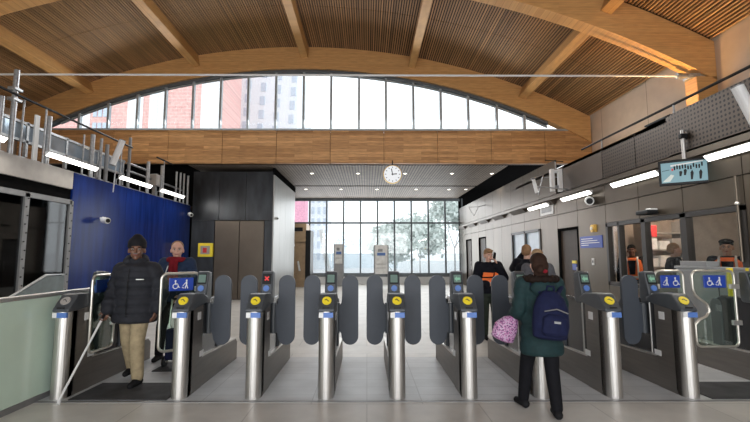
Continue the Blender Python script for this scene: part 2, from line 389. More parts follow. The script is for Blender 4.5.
# room behind the screen
b = B(); b.box(-10.2, -10.1, 3, 9.4, 0, 3.3); b.box(-10.2, XL-.3, 9.42, 9.5, 0, 3.3); b.box(-10.2, XL-.3, 2.9, 3, 0, 3.3)
struct(b.build('wall_inner_left', 'charcoal'), 'dark room behind the left glazing')
for i, (x, y, h) in enumerate(((-9.2, 8.2, 2.3), (-8.8, 6.3, 2.1))):
    t = B().box(x-.35, x+.35, y-.3, y+.3, 0, h).box(x-.32, x+.32, y-.315, y-.3, .1, h-.1).build('storage_cabinet', 'frame_grey', bevel=.02)
    tag(t, ['grey tall cabinet behind the left glazing, by the blue hoarding', 'grey tall cabinet behind the left glazing, farther from the blue hoarding'][i], 'cabinet', 'cabinets behind the left glazing')

# ---- right wall
rw = struct(empty('wall_right_lower', (0, 0, 0)), 'bronze metal panelled office wall on the right')
def rpanel(y0, y1, z0, z1, key='bronze', x=XR, th=.05): B().box(x, x+th, y0+.008, y1-.008, z0+.008, z1-.008).build('wall_panel', key, rw)
OPEN = [(5.95, 9.48, 0.95, 2.30), (10.75, 11.9, 0, 2.32), (13.1, 15.7, 1.1, 2.41), (19.15, 20.4, 0, 2.44), (21.8, 23.0, 0, 2.44)]
ys = [-5, -3.8, -2.6, -1.4, -.2, 1.0, 2.2, 3.4, 4.75, 5.95, 7.13, 8.3, 9.48, 10.75, 11.9, 13.1, 14.4, 15.7, 16.9, 18.0, 19.15, 20.4, 21.8, 23.0, 24.5]
for y0, y1 in zip(ys, ys[1:]):
    ym = (y0+y1)/2; op = [o for o in OPEN if o[0] <= ym <= o[1]]
    if op:
        if op[0][2] > 0: rpanel(y0, y1, 0, op[0][2])
        rpanel(y0, y1, op[0][3], 2.72)
    else: rpanel(y0, y1, 0, 2.72)
    rpanel(y0, y1, 2.72, 3.30)
    if y0 > 11.2: rpanel(y0, y1, 3.30, 4.29)
b = B()
for (y0, y1, z0, z1) in [(-5, 5.95, 0, 4), (9.48, 10.75, 0, 4), (11.9, 13.1, 0, 4), (15.7, 19.15, 0, 4.2), (20.4, 21.8, 0, 4.2), (23.0, 24.5, 0, 4.2), (5.95, 9.48, 0, .95), (5.95, 9.48, 2.3, 4), (10.75, 11.9, 2.32, 4), (13.1, 15.7, 2.41, 4.2), (13.1, 15.7, 0, 1.1), (19.15, 20.4, 2.44, 4.2), (21.8, 23, 2.44, 4.2)]:
    b.box(XR+.05, XR+.15, y0, y1, z0, z1)
b.build('core', 'seam', rw)
B().box(XR, 8.1, -5, 15.1, 3.93, 4.0).build('low_roof', 'bronze_dark', rw)
for i, (y0, y1) in enumerate(((7.35, 8.3), (8.3, 9.5), (9.5, 11.45))):
    B().box(XR, XR+.04, y0+.01, y1-.01, 3.31, 4.0).build('parapet_panel', 'perf' if i < 2 else 'bronze_dark', rw)
for i, (y0, y1) in enumerate(((-5, -1), (-1, 2.0), (2.0, 4.75), (4.75, 7.33))):
    B().box(XR-.05, XR, y0+.01, y1-.01, 3.31, 4.02).build('parapet_panel', 'perf', rw)
B().box(XR-.05, XR+.5, 7.2, 7.9, 4.0, 4.03).build('parapet_cap', 'black', rw)
# light trough along the wall
B().box(XR-.10, XR, -5, 24.4, 3.16, 3.26).build('light_trough', 'bronze', rw)
for y0 in (12.0, 14.2, 16.4, 18.6, 20.8, 23): B().prism([(XR-.16, 3.16), (XR, 3.16), (XR-.02, 3.03)], y0, y0+1.25, 'Y').build('blank_cover', 'bronze_dark', rw)
def trough_lamp(x, y0, y1, zc, side, label):
    """wedge shaped linear lamp; side=+1 right wall, -1 left wall"""
    t = empty('linear_lamp', (x, (y0+y1)/2, zc)); L = (y1-y0)/2; s = side
    B().prism([(-s*.07, .045), (s*.02, .045), (s*.02, -.04)], -L-.02, L+.02, 'Y').build('housing', 'white', t)
    m4 = Matrix.Identity(4)
    B().prism([(-s*.068, .036), (-s*.076, .030), (-s*.006, -.046), (s*.006, -.042)], -L, L, 'Y').build('diffuser', 'lamp', t)
    return tag(t, label, 'lamp', f'linear lamps on the {"right" if side > 0 else "left"} wall')
RL = [(705, 795, 'long linear lamp on the right wall behind the hanging monitor, at the photo edge'),
      (610.5, 655.5, 'long white linear lamp on the right wall between monitor and white camera'),
      (560.5, 588.5, 'lit linear lamp on the right wall beyond the white camera'),
      (527.5, 546, 'smallest lit linear lamp on the right wall, farthest down the hall')]
RL = [(YX(b_, 5.11, 3.05), YX(a_, 5.11, 3.05), l_) for a_, b_, l_ in RL]
for y0, y1, lb in RL: trough_lamp(5.19, y0, y1, 3.05, 1, lb)
LL = [(-14, 10, 'left wall lamp cut by the left edge of the photo'), (52, 100, 'lit linear lamp over the near end of the blue hoarding'),
      (123.5, 153.5, 'lit linear lamp over the middle of the blue hoarding'), (163.5, 185.5, 'lit linear lamp over the far end of the blue hoarding')]
LL = [(YX(a_, -6.36, 3.62), YX(b_, -6.36, 3.62), l_) for a_, b_, l_ in LL]
for y0, y1, lb in LL:
    t = trough_lamp(-6.44, y0, y1, 3.62, -1, lb)
    for yy in (y0+.2, y1-.2):
        B().tube([(-.02, yy-(y0+y1)/2, .03), (-.2, yy-(y0+y1)/2, -.02), (-.2, yy-(y0+y1)/2, -.24)], .015).build('bracket', 'galv', t)
    area('lamp_light', (-6.2, (y0+y1)/2, 3.6), (0, math.radians(-40), 0), .12, y1-y0, 18, (1, .96, .88))
for y0, y1, lb in RL:
    area('lamp_light', (5.0, (y0+y1)/2, 3.0), (0, math.radians(40), 0), .12, y1-y0, 18, (1, .96, .88))

# windows and doors of the right wall
w4 = struct(empty('window_4', (0, 0, 0)), 'dark framed office window on the right')
for y, hw_ in ((6.0, .05), (7.14, .07), (8.19, .06), (9.0, .03), (9.44, .04)): B().box(XR-.02, XR+.1, y-hw_, y+hw_, .96, 2.29).build('window_frame', 'frame_dark', w4)
for z0, z1 in ((.95, 1.03), (2.22, 2.3)): B().box(XR-.02, XR+.1, 5.95, 9.48, z0, z1).build('window_frame', 'frame_dark', w4)
B().box(XR+.03, XR+.04, 5.95, 9.48, 1.0, 2.25).build('pane', 'glass_office', w4)
off = B(); off.box(7.6, 7.65, 5, 10.6, 0, 2.9); off.box(XR+.2, 7.6, 4.95, 5, 0, 2.9); off.box(XR+.2, 7.6, 10.6, 10.65, 0, 2.9); off.box(XR+.2, 7.6, 5, 10.6, 2.85, 2.9)
off.box(6.02, 7.6, 8.0, 8.05, 0, 2.85)
struct(off.build('wall_office', 'warm_wall'), 'inside of the staff office')
pl = bpy.data.lights.new('office_light', 'POINT'); pl.energy = 42; pl.color = (1, .84, .68); pl.shadow_soft_size = .2
po = bpy.data.objects.new('office_light', pl); COL.objects.link(po); po.location = (6.5, 9.3, 2.55)
pl2 = bpy.data.lights.new('office_light', 'POINT'); pl2.energy = 16; pl2.color = (1, .88, .72); pl2.shadow_soft_size = .2
po = bpy.data.objects.new('office_light', pl2); COL.objects.link(po); po.location = (6.4, 6.2, 2.6)
def wall_door(n, y0, y1, zt, label):
    d = struct(empty(f'door_{n}', (0, 0, 0)), label)
    B().box(XR+.05, XR+.1, y0+.06, y1-.06, 0, zt-.06).build('door_leaf', 'door_brown', d)
    B().box(XR-.01, XR+.12, y0, y0+.06, 0, zt).box(XR-.01, XR+.12, y1-.06, y1, 0, zt).box(XR-.01, XR+.12, y0+.06, y1-.06, zt-.06, zt).build('door_frame', 'seam', d)
    B().cyl((XR+.0, y0+.16, .9), (XR+.0, y0+.16, 1.3), .015).build('door_handle', 'steel', d)
    return d
d2 = wall_door(2, 10.75, 11.9, 2.32, 'dark bronze door beside the blue sign'); wall_door(3, 19.15, 20.4, 2.44, 'dark bronze door far down right wall'); wall_door(4, 21.8, 23.0, 2.44, 'dark bronze door next to the far window')
B().box(XR+.035, XR+.05, 11.0, 11.22, 1.22, 1.38).build('door_sign', 'sign_blue', d2); B().box(XR+.03, XR+.05, 11.0, 11.22, 1.39, 1.46).build('door_sign', 'yellow', d2)
w5 = struct(empty('window_5', (0, 0, 0)), 'two pane dark framed window in the right wall')
for y in (13.13, 14.38, 15.67): B().box(XR-.03, XR+.1, y-.05, y+.05, 1.1, 2.41).build('window_frame', 'frame_dark', w5)
for z0, z1 in ((1.1, 1.2), (2.33, 2.41)): B().box(XR-.03, XR+.1, 13.1, 15.7, z0, z1).build('window_frame', 'frame_dark', w5)
M['bluepane'] = mat('blue_reflection_pane', (.36, .46, .55), .25, 0, .12, 2)  # light blue reflection in the panes painted as their base colour
B().box(XR+.03, XR+.05, 13.1, 15.7, 1.1, 2.4).build('pane', 'bluepane', w5)

# ---- gate floor plates and mats
struct(B().box(-3.7, 5.25, 4.9, 6.95, 0, .004).build('floor_gate_strip', 'gate_floor'), 'paler metal floor plates between the gates')
b = B().box(-3.7, 5.25, 4.86, 4.9, 0, .006); struct(b.build('trim_3', 'frame_grey'))
def fmat(x0, x1, y0, y1, lb):
    return tag(B().box(x0, x1, y0, y1, .004, .016).build('floor_mat', 'mat', bevel=.004), lb, 'mat', 'black mats in the wide aisles')
fmat(-3.28, -2.2, 4.92, 5.55, 'black rubber mat under the man with the cane, near edge of the left wide aisle')
fmat(-2.95, -2.2, 6.1, 6.6, 'small black mat farther back in the left wide aisle')
fmat(3.82, 4.85, 4.92, 5.55, 'black rubber mat in the right wide aisle at the right edge')

# ---- outside world
M['brick'] = bricks('red_brick_facade', (.78, .43, .40), (.82, .50, .46), (.84, .62, .58), 1.2, .4, 'XZ', ms=.03, var=.15)
M['pink_render'] = mat('pink_render', (.85, .42, .55), .8)
M['facade'] = mat('pale_facade', (.80, .86, .92), .7)
M['facade_win'] = mat('facade_window', (.55, .64, .74), .4)
M['fac_white'] = mat('white_render', (.92, .94, .97), .7)
M['ground'] = mat('pale_paving', (.72, .73, .74), .9)
M['bark'] = mat('grey_bark', (.42, .42, .42), .9); M['leaf'] = mat('grey_green_leaf', (.62, .68, .65), .8)
struct(B().box(-90, 90, 24.6, 160, -.35, -.2).build('floor_outside', 'ground'))
def building(name, x0, x1, y0, y1, h, wall, label, bands):
    t = empty(name, ((x0+x1)/2, y0, 0)); w2 = (x1-x0)/2
    B().box(-w2, w2, 0, y1-y0, -.2, h).build('wall', wall, t)
    for kind, a, c, z0, z1, key in bands: B().box(a-(x0+x1)/2, c-(x0+x1)/2, -.12 if kind != 'grey_stripe' else -.2, 0, z0, z1).build(kind, key, t)
    return tag(t, label, 'building')
Y0 = 48; bands = []; Q = lambda px, Y: PX(px, Y, EYE+.31*Y)
for a, c in ((81, 91), (128, 143), (149.5, 167), (201, 219)): bands.append(('white_stripe', Q(a, Y0), Q(c, Y0), 0, 39.8, 'fac_white'))
for a, c in ((132, 135), (153, 158)):
    bands.append(('grey_stripe', Q(a, Y0)+.0, Q(c, Y0), 0, 39.7, 'facade'))
for a in (94, 99, 104):
    for k in range(13): bands.append(('window', Q(a, Y0), Q(a+3.6, Y0), 2+k*2.2, 3.5+k*2.2, 'facade_win'))
building('brick_building', Q(20, Y0), Q(217, Y0), Y0, Y0+9, 40, 'brick', 'tall red brick building with white stripes outside the left of the arched window', bands)
Y1 = 62; bands = []
for c in range(5):
    for k in range(9):
        a = 224+c*15; bands.append(('window', Q(a+k*.9, Y1), Q(a+5+k*.9, Y1), 12.0+k*2.1-c*.35, 13.3+k*2.1-c*.35, 'facade_win'))
building('apartment_building', Q(219, Y1), Q(297, Y1), Y1, Y1+16, 31, 'facade', 'pale apartment building with staggered grey windows outside the middle left of the arched window', bands)
Y2 = 60; building('brick_building', PX(292, 40), PX(304.5, 40), 40, 42, 8, 'pink_render', 'small pink building seen by the left end of the far window', [])
bands = []
for k in range(6):
    for c in range(3): bands.append(('window', PX(311+c*6, Y2), PX(314+c*6, Y2), 1+k*1.6, 2+k*1.6, 'facade_win'))
building('office_building', PX(309, Y2), PX(328, Y2), Y2, Y2+5, 12, 'facade', 'pale block with small windows seen at the left of the far window', bands)
building('low_building', PX(332, 66), PX(398, 66), 66, 72, 5.2, 'facade', 'long low pale building across the far window', [('window', PX(336+i*7, 66), PX(340+i*7, 66), 3, 4.2, 'facade_win') for i in range(8)])
# leafless trees outside
def tree(px, Y, h, seed, lb):
    rnd = random.Random(seed); t = empty('bare_tree', (PX(px, Y), Y, -.2)); b = B(); tips = []
    def grow(p, d, L, r, k):
        q = p+d*L; b.cyl(p, q, r, r*.7, 6)
        if k == 0: tips.append(q); return
        for _ in range(3):
            nd = (d+Vector((rnd.uniform(-.7, .7), rnd.uniform(-.7, .7), rnd.uniform(-.1, .45)))).normalized(); grow(q, nd, L*rnd.uniform(.6, .8), r*.6, k-1)
    grow(Vector((0, 0, 0)), Vector((0, 0, 1)), h*.27, h*.011, 4); b.build('trunk', 'bark', t)
    b = B()
    for q in tips:
        for _ in range(34):
            c = q+Vector((rnd.gauss(0, .5), rnd.gauss(0, .5), rnd.gauss(-.1, .5))); m4 = Matrix.Translation(c) @ Euler((rnd.random()*6, rnd.random()*6, 0)).to_matrix().to_4x4()
            b.box(-.2, .2, -.006, .006, -.11, .11, m4)
    f = b.build('foliage', 'leaf', t); f['kind'] = 'stuff'
    tag(t, lb, 'tree', 'trees outside the far window')
tree(396, 34, 4.6, 1, 'grey leafed tree outside the far window, lowest and farthest left of the trees')
tree(420, 40, 5.8, 2, 'grey leafed tree outside the far window between the other two trees')
tree(455, 46, 9.5, 3, 'tall grey leafed tree outside the right end of the far window')
tag(B().tube([(PX(321, 30), 30, 3.4), (PX(326, 30), 30, 1.5), (PX(331, 30), 30, -.3)], .18).build('white_mast', 'white'), 'white slanting pole outside the left part of the far window', 'pole')

# ================================================================== TICKET GATES
GY = 4.93
def arcpts(cx, cy, r, a0, a1, n=6):
    return [(cx+r*math.cos(math.radians(a0+(a1-a0)*i/n)), cy+r*math.sin(math.radians(a0+(a1-a0)*i/n))) for i in range(n+1)]
def paddle_outline(s):
    """outline in (x, z); stem reaches out to side s, relative to blade centre"""
    hw = .105; zt, zb = 1.335, .455
    p = arcpts(0, zt-.105, .105, 180, 0, 10)                        # rounded top, left to right for s=+1
    p += [(hw, 1.05), (.115, .98), (.145, .94), (.19, .92), (.19, .66), (.145, .64), (.115, .60), (hw, .53)]
    p += arcpts(0, zb+.105, .105, 0, -180, 10)
    return [(s*x, z) for x, z in p]
def make_gate(paddles=True, left=True, right=True, reader='off', pad_key='yellow'):
    g = empty('ticket_gate', (0, GY, 0))
    hw = .088
    # low body
    B().prism([(.1, 0), (1.95, 0), (1.95, .26), (1.88, .31), (.1, .36)], -hw+.006, hw-.006, 'X').build('lower_body', 'steel_shaded', g, bevel=.006)
    B().prism([(.5, .355), (1.9, .315), (1.9, .33), (.5, .375)], -hw+.002, hw-.002, 'X').build('body_trim', 'steel', g)
    # front housing
    B().prism([(.085, 0), (.48, 0), (.48, 1.04), (.40, 1.05), (.085, .955)], -hw, hw, 'X').build('front_housing', 'steel_shaded', g, bevel=.004)
    # rounded front post
    pts = arcpts(0, .088, hw, 180, 360, 12); b = B(); b.prism([(x, y) for x, y in pts]+[(hw, .16), (-hw, .16)], 0, .955, 'Z')
    b.build('front_post', 'steel', g, smooth=False)
    # dark head with sloping front
    pr = [(.0, .95), (.16, .95), (.5, .99), (.62, 1.01), (.62, 1.06), (.46, 1.13), (.20, 1.145), (.15, 1.135), (.005, .985)]
    h = B().prism(pr, -hw-.006, hw+.006, 'X').build('head', 'charcoal', g, bevel=.014)
    # reader pad on the sloping face
    c = Vector((0, .085, 1.067)); nrm = Vector((0, -.145, .145)).normalized()
    b = B(); b.cyl(c-nrm*.004, c+nrm*.014, .056, .052, 22)
    pad = b.build('card_reader', pad_key, g)
    u = Vector((1, 0, 0)); v = nrm.cross(u)
    b = B(); q = [c+nrm*.016+u*x+v*y for x, y in ((-.022, .0), (-.006, .014), (.024, -.018))]
    b.tube(q, .005, 5).build('reader_mark', 'charcoal', pad)
    c2 = Vector((0, .018, 1.03))
    B().box(-.04, .04, .0, .012, .99, 1.005).build('ticket_slot', 'black', g)
    b = B(); b.m('roundel_blue').box(-.03, .08, -.008, .02, .89, .947); b.m('white').box(-.08, -.03, -.006, .02, .89, .947)
    b.build('label_plate', None, g)
    # white notices on the sides
    for s in (-1, 1):
        B().box(s*hw-.004, s*hw+.004, .30, .40, .82, .91).build('side_notice', 'white', g)
        B().box(s*hw-.004, s*hw+.004, .16, .166, .05, .95).build('side_seam', 'seam', g)
        B().box(s*hw-.004, s*hw+.004, .40, .52, .375, .44).build('side_notice', 'white', g)
    # dark glazed middle part and paddle drive
    B().prism([(.48, .36), (1.22, .34), (1.22, .98), (1.12, 1.04), (.48, 1.04)], -.045, .045, 'X').build('side_glass', 'dark_glass', g, bevel=.01)
    b = B(); b.prism(arcpts(1.2, .9, .09, 180, 0, 8)+[(1.29, .33), (1.11, .33)], -.07, .07, 'X').build('rear_column', 'charcoal', g, bevel=.01)
    # reader post
    B().cyl((.0, .67, .34), (.0, .67, 1.0), .02).build('display_pole', 'steel', g)
    B().cyl((-.05, .62, .36), (-.05, .62, 1.02), .011).build('display_pole', 'steel', g)
    du = B().prism([(.57, 1.06), (.62, .98), (.75, .98), (.78, 1.05), (.78, 1.37), (.70, 1.385), (.655, 1.375), (.60, 1.17)], -.074, .074, 'X').build('display_unit', 'charcoal', g, bevel=.018)
    # sloping face from (.60,1.17) to (.655,1.375)
    fd = Vector((0, .055, .205)).normalized(); fn = Vector((0, -fd.z, fd.y)); o0 = Vector((0, .60, 1.17))+fn*.002
    mm = Matrix((Vector((1, 0, 0)), -fn, fd)).transposed().to_4x4(); mm.translation = o0
    B().box(-.056, .056, -.006, .004, .055, .19, mm).build('display_bezel', 'black', du)
    key = {'off': 'screen_dim', 'green': 'green_led', 'red': 'red_led'}[reader]
    if reader == 'off': B().box(-.046, .046, -.010, 0, .075, .175, mm).build('screen', key, du)
    else:
        B().box(-.046, .046, -.009, 0, .075, .175, mm).build('screen', 'screen_dim' if reader == 'green' else 'black', du)
        if reader == 'green': B().prism([(-.035, .12), (-.005, .155), (-.005, .135), (.035, .135), (.035, .108), (-.005, .108), (-.005, .088)], -.014, -.009, 'Y', mm).build('arrow_symbol', key, du)
        else: B().box(-.034, .034, -.014, -.008, -.008, .008, mm @ Matrix.Translation((0, 0, .125)) @ Matrix.Rotation(.8, 4, 'Y')).box(-.034, .034, -.014, -.008, -.008, .008, mm @ Matrix.Translation((0, 0, .125)) @ Matrix.Rotation(-.8, 4, 'Y')).build('cross_symbol', key, du)
    b = B(); b.cyl(mm @ Vector((0, .0, .0)), mm @ Vector((0, -.014, .0)), .038, n=20).build('card_target', 'roundel_blue', du)
    B().box(-.055, -.01, -.04, -.012, -.10, -.07, mm).build('unit_label', 'white', du)
    if paddles:
        for s, on in ((-1, left), (1, right)):
            if not on: continue
            cx = s*.245
            o = B().prism([(x+cx, z) for x, z in paddle_outline(-s)], .69, .735, 'Y').build('paddle', 'paddle', g, bevel=.012)
            B().cyl((s*.075, .71, .60), (s*.075, .71, .98), .038).build('paddle_hinge', 'charcoal', g)
    return g
GX = [(-3.44, 'off'), (-2.10, 'off'), (-1.275, 'red'), (-.46, 'off'), (.345, 'off'), (1.155, 'green'), (1.965, 'green'), (2.79, 'green'), (3.65, 'green'), (4.97, 'green')]
GL = ['ticket gate against the green glass balustrade, left of the man with the white cane',
      'ticket gate on the right side of the left wide aisle, before the red scarfed person',
      'ticket gate with the red cross display, straight in front of the bronze lift doors',
      'ticket gate directly left of the one under the clock, near the middle of the row',
      'ticket gate straight under the clock, in the middle of the row',
      'ticket gate immediately left of the woman in the teal coat, with green display',
      'ticket gate half hidden behind the woman in the teal coat',
      'ticket gate immediately right of the woman in the teal coat',
      'ticket gate forming the left side of the right wide aisle',
      'ticket gate cut off by the right edge, with yellow panels by its display']
protos = {}
for i, (x, rd) in enumerate(GX):
    lf = i not in (0, 1, 7, 9); rt = i not in (0, 6, 7, 8, 9)
    k = (rd, lf, rt, i == 0)
    if k in protos: g = copy_tree(protos[k])
    else: g = make_gate(True, lf, rt, rd, 'cream' if i == 0 else 'yellow'); protos[k] = g
    g.location = (x, GY, 0)
    tag(g, GL[i], 'ticket gate', 'row of ticket gates')
    if i == 9:
        for xx in (-.14, .12): B().box(xx-.03, xx+.03, .8, .84, 1.05, 1.42).build('yellow_panel', 'yellow', g)

# ---- wide aisle doors: tubular loops with glass and blue signs
def rr(x0, x1, z0, z1, r=.07, notch=None):
    p = arcpts(x1-r, z1-r, r, 90, 0, 5)+arcpts(x1-r, z0+r, r, 0, -90, 5)+arcpts(x0+r, z0+r, r, 270, 180, 5)
    if notch: p += [(x0, z0+.28), (x0+.06, z0+.34), (x0+.15, z0+.38), (x0+.20, z0+.45), (x0+.17, z0+.54), (x0+.09, z0+.60), (x0+.02, z0+.66), (x0, z0+.74)]
    p += arcpts(x0+r, z1-r, r, 180, 90, 5)
    return p
def wheel_icon(b, cx, cz, s, y, m4=None, f=1):
    """wheelchair user, white"""
    T = m4 or Matrix.Identity(4)
    def P(x, z): return T @ Vector((cx+f*x*s, y, cz+z*s))
    pts = [P(.0+.28*math.cos(math.radians(a)), -.2+.28*math.sin(math.radians(a))) for a in range(80, 380, 20)]
    b.tube(pts, .05*s, 5); b.cyl(P(-.02, .42)-Vector((0, .003, 0)), P(-.02, .42)+Vector((0, .003, 0)), .1*s, n=10)
    b.tube([P(-.02, .3), P(.0, .0), P(.26, -.02), P(.38, -.36), P(.5, -.34)], .055*s, 5); b.tube([P(0, .14), P(.24, .12)], .04*s, 5)
def walk_icon(b, cx, cz, s, y, m4=None, f=1):
    T = m4 or Matrix.Identity(4)
    def P(x, z): return T @ Vector((cx+f*x*s, y, cz+z*s))
    b.cyl(P(0, .46)-Vector((0, .003, 0)), P(0, .46)+Vector((0, .003, 0)), .1*s, n=10)
    b.tube([P(0, .34), P(.0, -.02)], .09*s, 6); b.tube([P(0, -.02), P(-.16, -.5)], .06*s, 5); b.tube([P(0, -.02), P(.16, -.5)], .06*s, 5)
    b.tube([P(0, .28), P(.25, .02), P(.42, -.2)], .045*s, 5); b.tube([P(.3, -.45), P(.5, -.35)], .06*s, 5)
def loop_door(loc, rz, w, z0, z1, notch, hinge, label, flip=1, cat='gate door'):
    t = empty('glass_gate_door', loc, rz)
    x0, x1 = (0, w) if hinge < 0 else (-w, 0)
    out = rr(x0, x1, z0, z1, .07, notch)
    B().tube([(x, 0, z) for x, z in out], .017, 8, True).build('tube_frame', 'tube', t, smooth=True)
    B().prism([(x*.985, z) for x, z in out], -.004, .004, 'Y').build('glass_panel', 'glass_green', t)
    for z in (z1-.2, z0+.3):
        xc = x0 if hinge < 0 else x1
        B().box(xc-.06, xc+.05, -.02, .02, z-.03, z+.03).build('hinge_clamp', 'steel', t)
    xm = (x0+x1)/2; sw = min(.145, w*.34)
    sg = B().box(xm-sw, xm+sw, -.03, -.012, z1-.215, z1-.055).build('sign', 'sign_blue', t, bevel=.006)
    b = B(); wheel_icon(b, xm-flip*sw*.5, z1-.135, .105, -.034, None, 1); walk_icon(b, xm+flip*sw*.4, z1-.135, .105, -.034, None, -1)
    b.build('pictogram', 'white', sg)
    return tag(t, label, cat, 'tube framed glass doors of the wide aisles')
loop_door((3.76, 5.66, 0), 0, .37, .40, 1.385, False, -1, 'narrower tube framed glass door with blue sign on the left of the right wide aisle', -1)
loop_door((4.80, 5.66, 0), 0, .55, .42, 1.385, True, 1, 'larger tube framed glass door with blue sign on the right of the right wide aisle')
loop_door((-2.17, 5.66, 0), math.radians(38), .46, .42, 1.36, False, 1, 'half open tube framed glass door with blue sign, beside the man in the red scarf')
loop_door((-3.335, 5.80, 0), math.radians(-89), .50, .42, 1.34, True, -1, 'open tube framed glass door beside the sleeve of the man with the white cane')

# ---- green balustrade on the left
t = empty('glass_balustrade', (-3.64, 4, 0)); yy = -2.6
while yy < 3.0:
    B().box(-.03, .03, yy, yy+.93, .06, 1.12).build('glass_panel', 'frosted', t, bevel=.004); yy += .94
B().box(-.04, .04, -2.6, 3.05, 1.12, 1.165).build('top_rail', 'steel', t, bevel=.006)
B().box(-.04, .04, -2.6, 3.05, 0, .06).build('base_rail', 'frame_grey', t)
tag(t, 'pale green glass balustrade with steel top rail along the left edge', 'balustrade')
t = empty('ramp_balustrade', (-5.2, 6.72, 0))
B().prism([(-1.3, .55), (.35, 1.25), (.75, 1.25), (.75, 0), (-1.3, 0)], -.02, .02, 'X').build('glass_panel', 'frosted_grey', t)
B().tube([(0, -1.3, .57), (0, .35, 1.27), (0, .75, 1.27), (0, .75, 0)], .02).build('handrail', 'galv', t)
tag(t, 'sloping glass handrail panel in front of the left glazing', 'balustrade')

# ---- grey cabinet by the right wall
t = empty('grey_cabinet', (5.17, 6.25, 0))
B().box(-.09, .11, -.95, .85, 0, 1.38).build('body', 'desk', t, bevel=.01); B().box(-.10, .12, -.98, .88, 1.38, 1.42).build('top', 'desk', t, bevel=.006)
B().box(-.09, .10, .2, .75, 1.42, 1.5).build('raised_box', 'desk', t, bevel=.006)
B().box(-.095, -.09, .0, .01, .05, 1.3).build('panel_seam', 'seam', t)
tag(t, 'long grey metal cabinet against the right wall below the office window', 'cabinet')

# ================================================================== FITTINGS
# tie rod
t = empty('tie_rod', (0, 9.71, 5.80))
B().cyl((-12.4, 0, 0), (7.5, 0, .0), .024, n=10).build('rod', 'white', t); B().cyl((7.3, 0, 0), (7.62, 0, 0), .07, .05).build('coupler', 'galv', t)
tag(t, 'long pale steel tie rod spanning the hall', 'tie rod')
t = empty('timber_post', (7.94, 9.71, 4.0))
B().box(-.32, .16, -.19, .19, 0, 1.72).build('post', 'purlin', t, bevel=.01); B().box(-.40, .16, -.13, .13, 1.72, 1.82).build('steel_shoe', 'galv', t)
B().cyl((-.34, -.16, 1.77), (-.34, .16, 1.77), .03).build('pin', 'galv', t)
tag(t, 'short timber post under the right end of the near arch', 'post')
def uplight(loc, lb, rot, e=55, lbn=None):
    t = empty('uplighter', loc); B().box(-.08, .08, -.1, .1, 0, .09).build('body', 'black', t, bevel=.01); B().box(-.06, .06, -.08, .08, .09, .095).build('lens', 'lamp_soft', t)
    tag(t, lb, 'uplighter')
    l = bpy.data.lights.new('uplight_beam', 'SPOT'); l.energy = e; l.color = (1, .58, .22); l.spot_size = math.radians(100); l.spot_blend = .7; l.shadow_soft_size = .06
    o = bpy.data.objects.new('uplight_beam', l); COL.objects.link(o); o.location = (loc[0], loc[1], loc[2]+.12); o.rotation_euler = rot
uplight((7.1, 9.7, 4.0), 'small black uplighter at the foot of the right end of the near arch', (math.radians(180), math.radians(-6), 0), 330)
# made-up floodlights added on the low roofs to warm and brighten the ceiling
for x, y in ((6.6, 12.6), (6.6, 6.4), (6.6, 2.2), (-8.2, 12.6), (-8.2, 7.2), (-8.2, 2.2)):
    t = empty('added_washlight', (x, y, 4.0 if x > 0 else 3.42)); B().box(-.15, .15, -.3, .3, 0, .1).build('body', 'black', t); B().box(-.12, .12, -.27, .27, .1, .104).build('lens', 'lamp_soft', t)
    tag(t, 'added black floodlight lying on the low side roof, aimed up at the ceiling', 'floodlight', 'added floodlights on the side roofs')
    area('added_wash', (x, y, 4.2 if x > 0 else 3.6), (math.radians(180), 0, 0), .3, .6, 22, (1, .84, .62))
# handrails
t = empty('handrail', (5.32, 0, 4.2)); B().cyl((0, 2, 0), (0, 10.4, 0), .022).build('rail', 'black', t)
for y in (2.4, 4.8, 7.2, 9.5): B().cyl((0, y, -.2), (0, y, .0), .016).build('rail_post', 'galv', t)
tag(t, 'thin dark handrail along the top of the right wall', 'handrail')
t = empty('handrail', (-6.5, 0, 4.56)); B().cyl((0, 4, 0), (0, 11.7, 0), .024).build('rail', 'black', t)
for y in (6.0, 8.5, 11.2): B().cyl((0, y, -1.13), (0, y, .0), .018).build('rail_post', 'galv', t)
tag(t, 'thin dark handrail sloping across the left balcony', 'handrail')
t = empty('handrail', (-6.5, 0, 4.62)); B().cyl((0, 13.1, 0), (0, 14.2, 0), .024).build('rail', 'black', t)
B().cyl((0, 13.6, -1.19), (0, 13.6, 0), .018).build('rail_post', 'galv', t)
tag(t, 'short dark handrail piece at the far end of the left balcony', 'handrail')
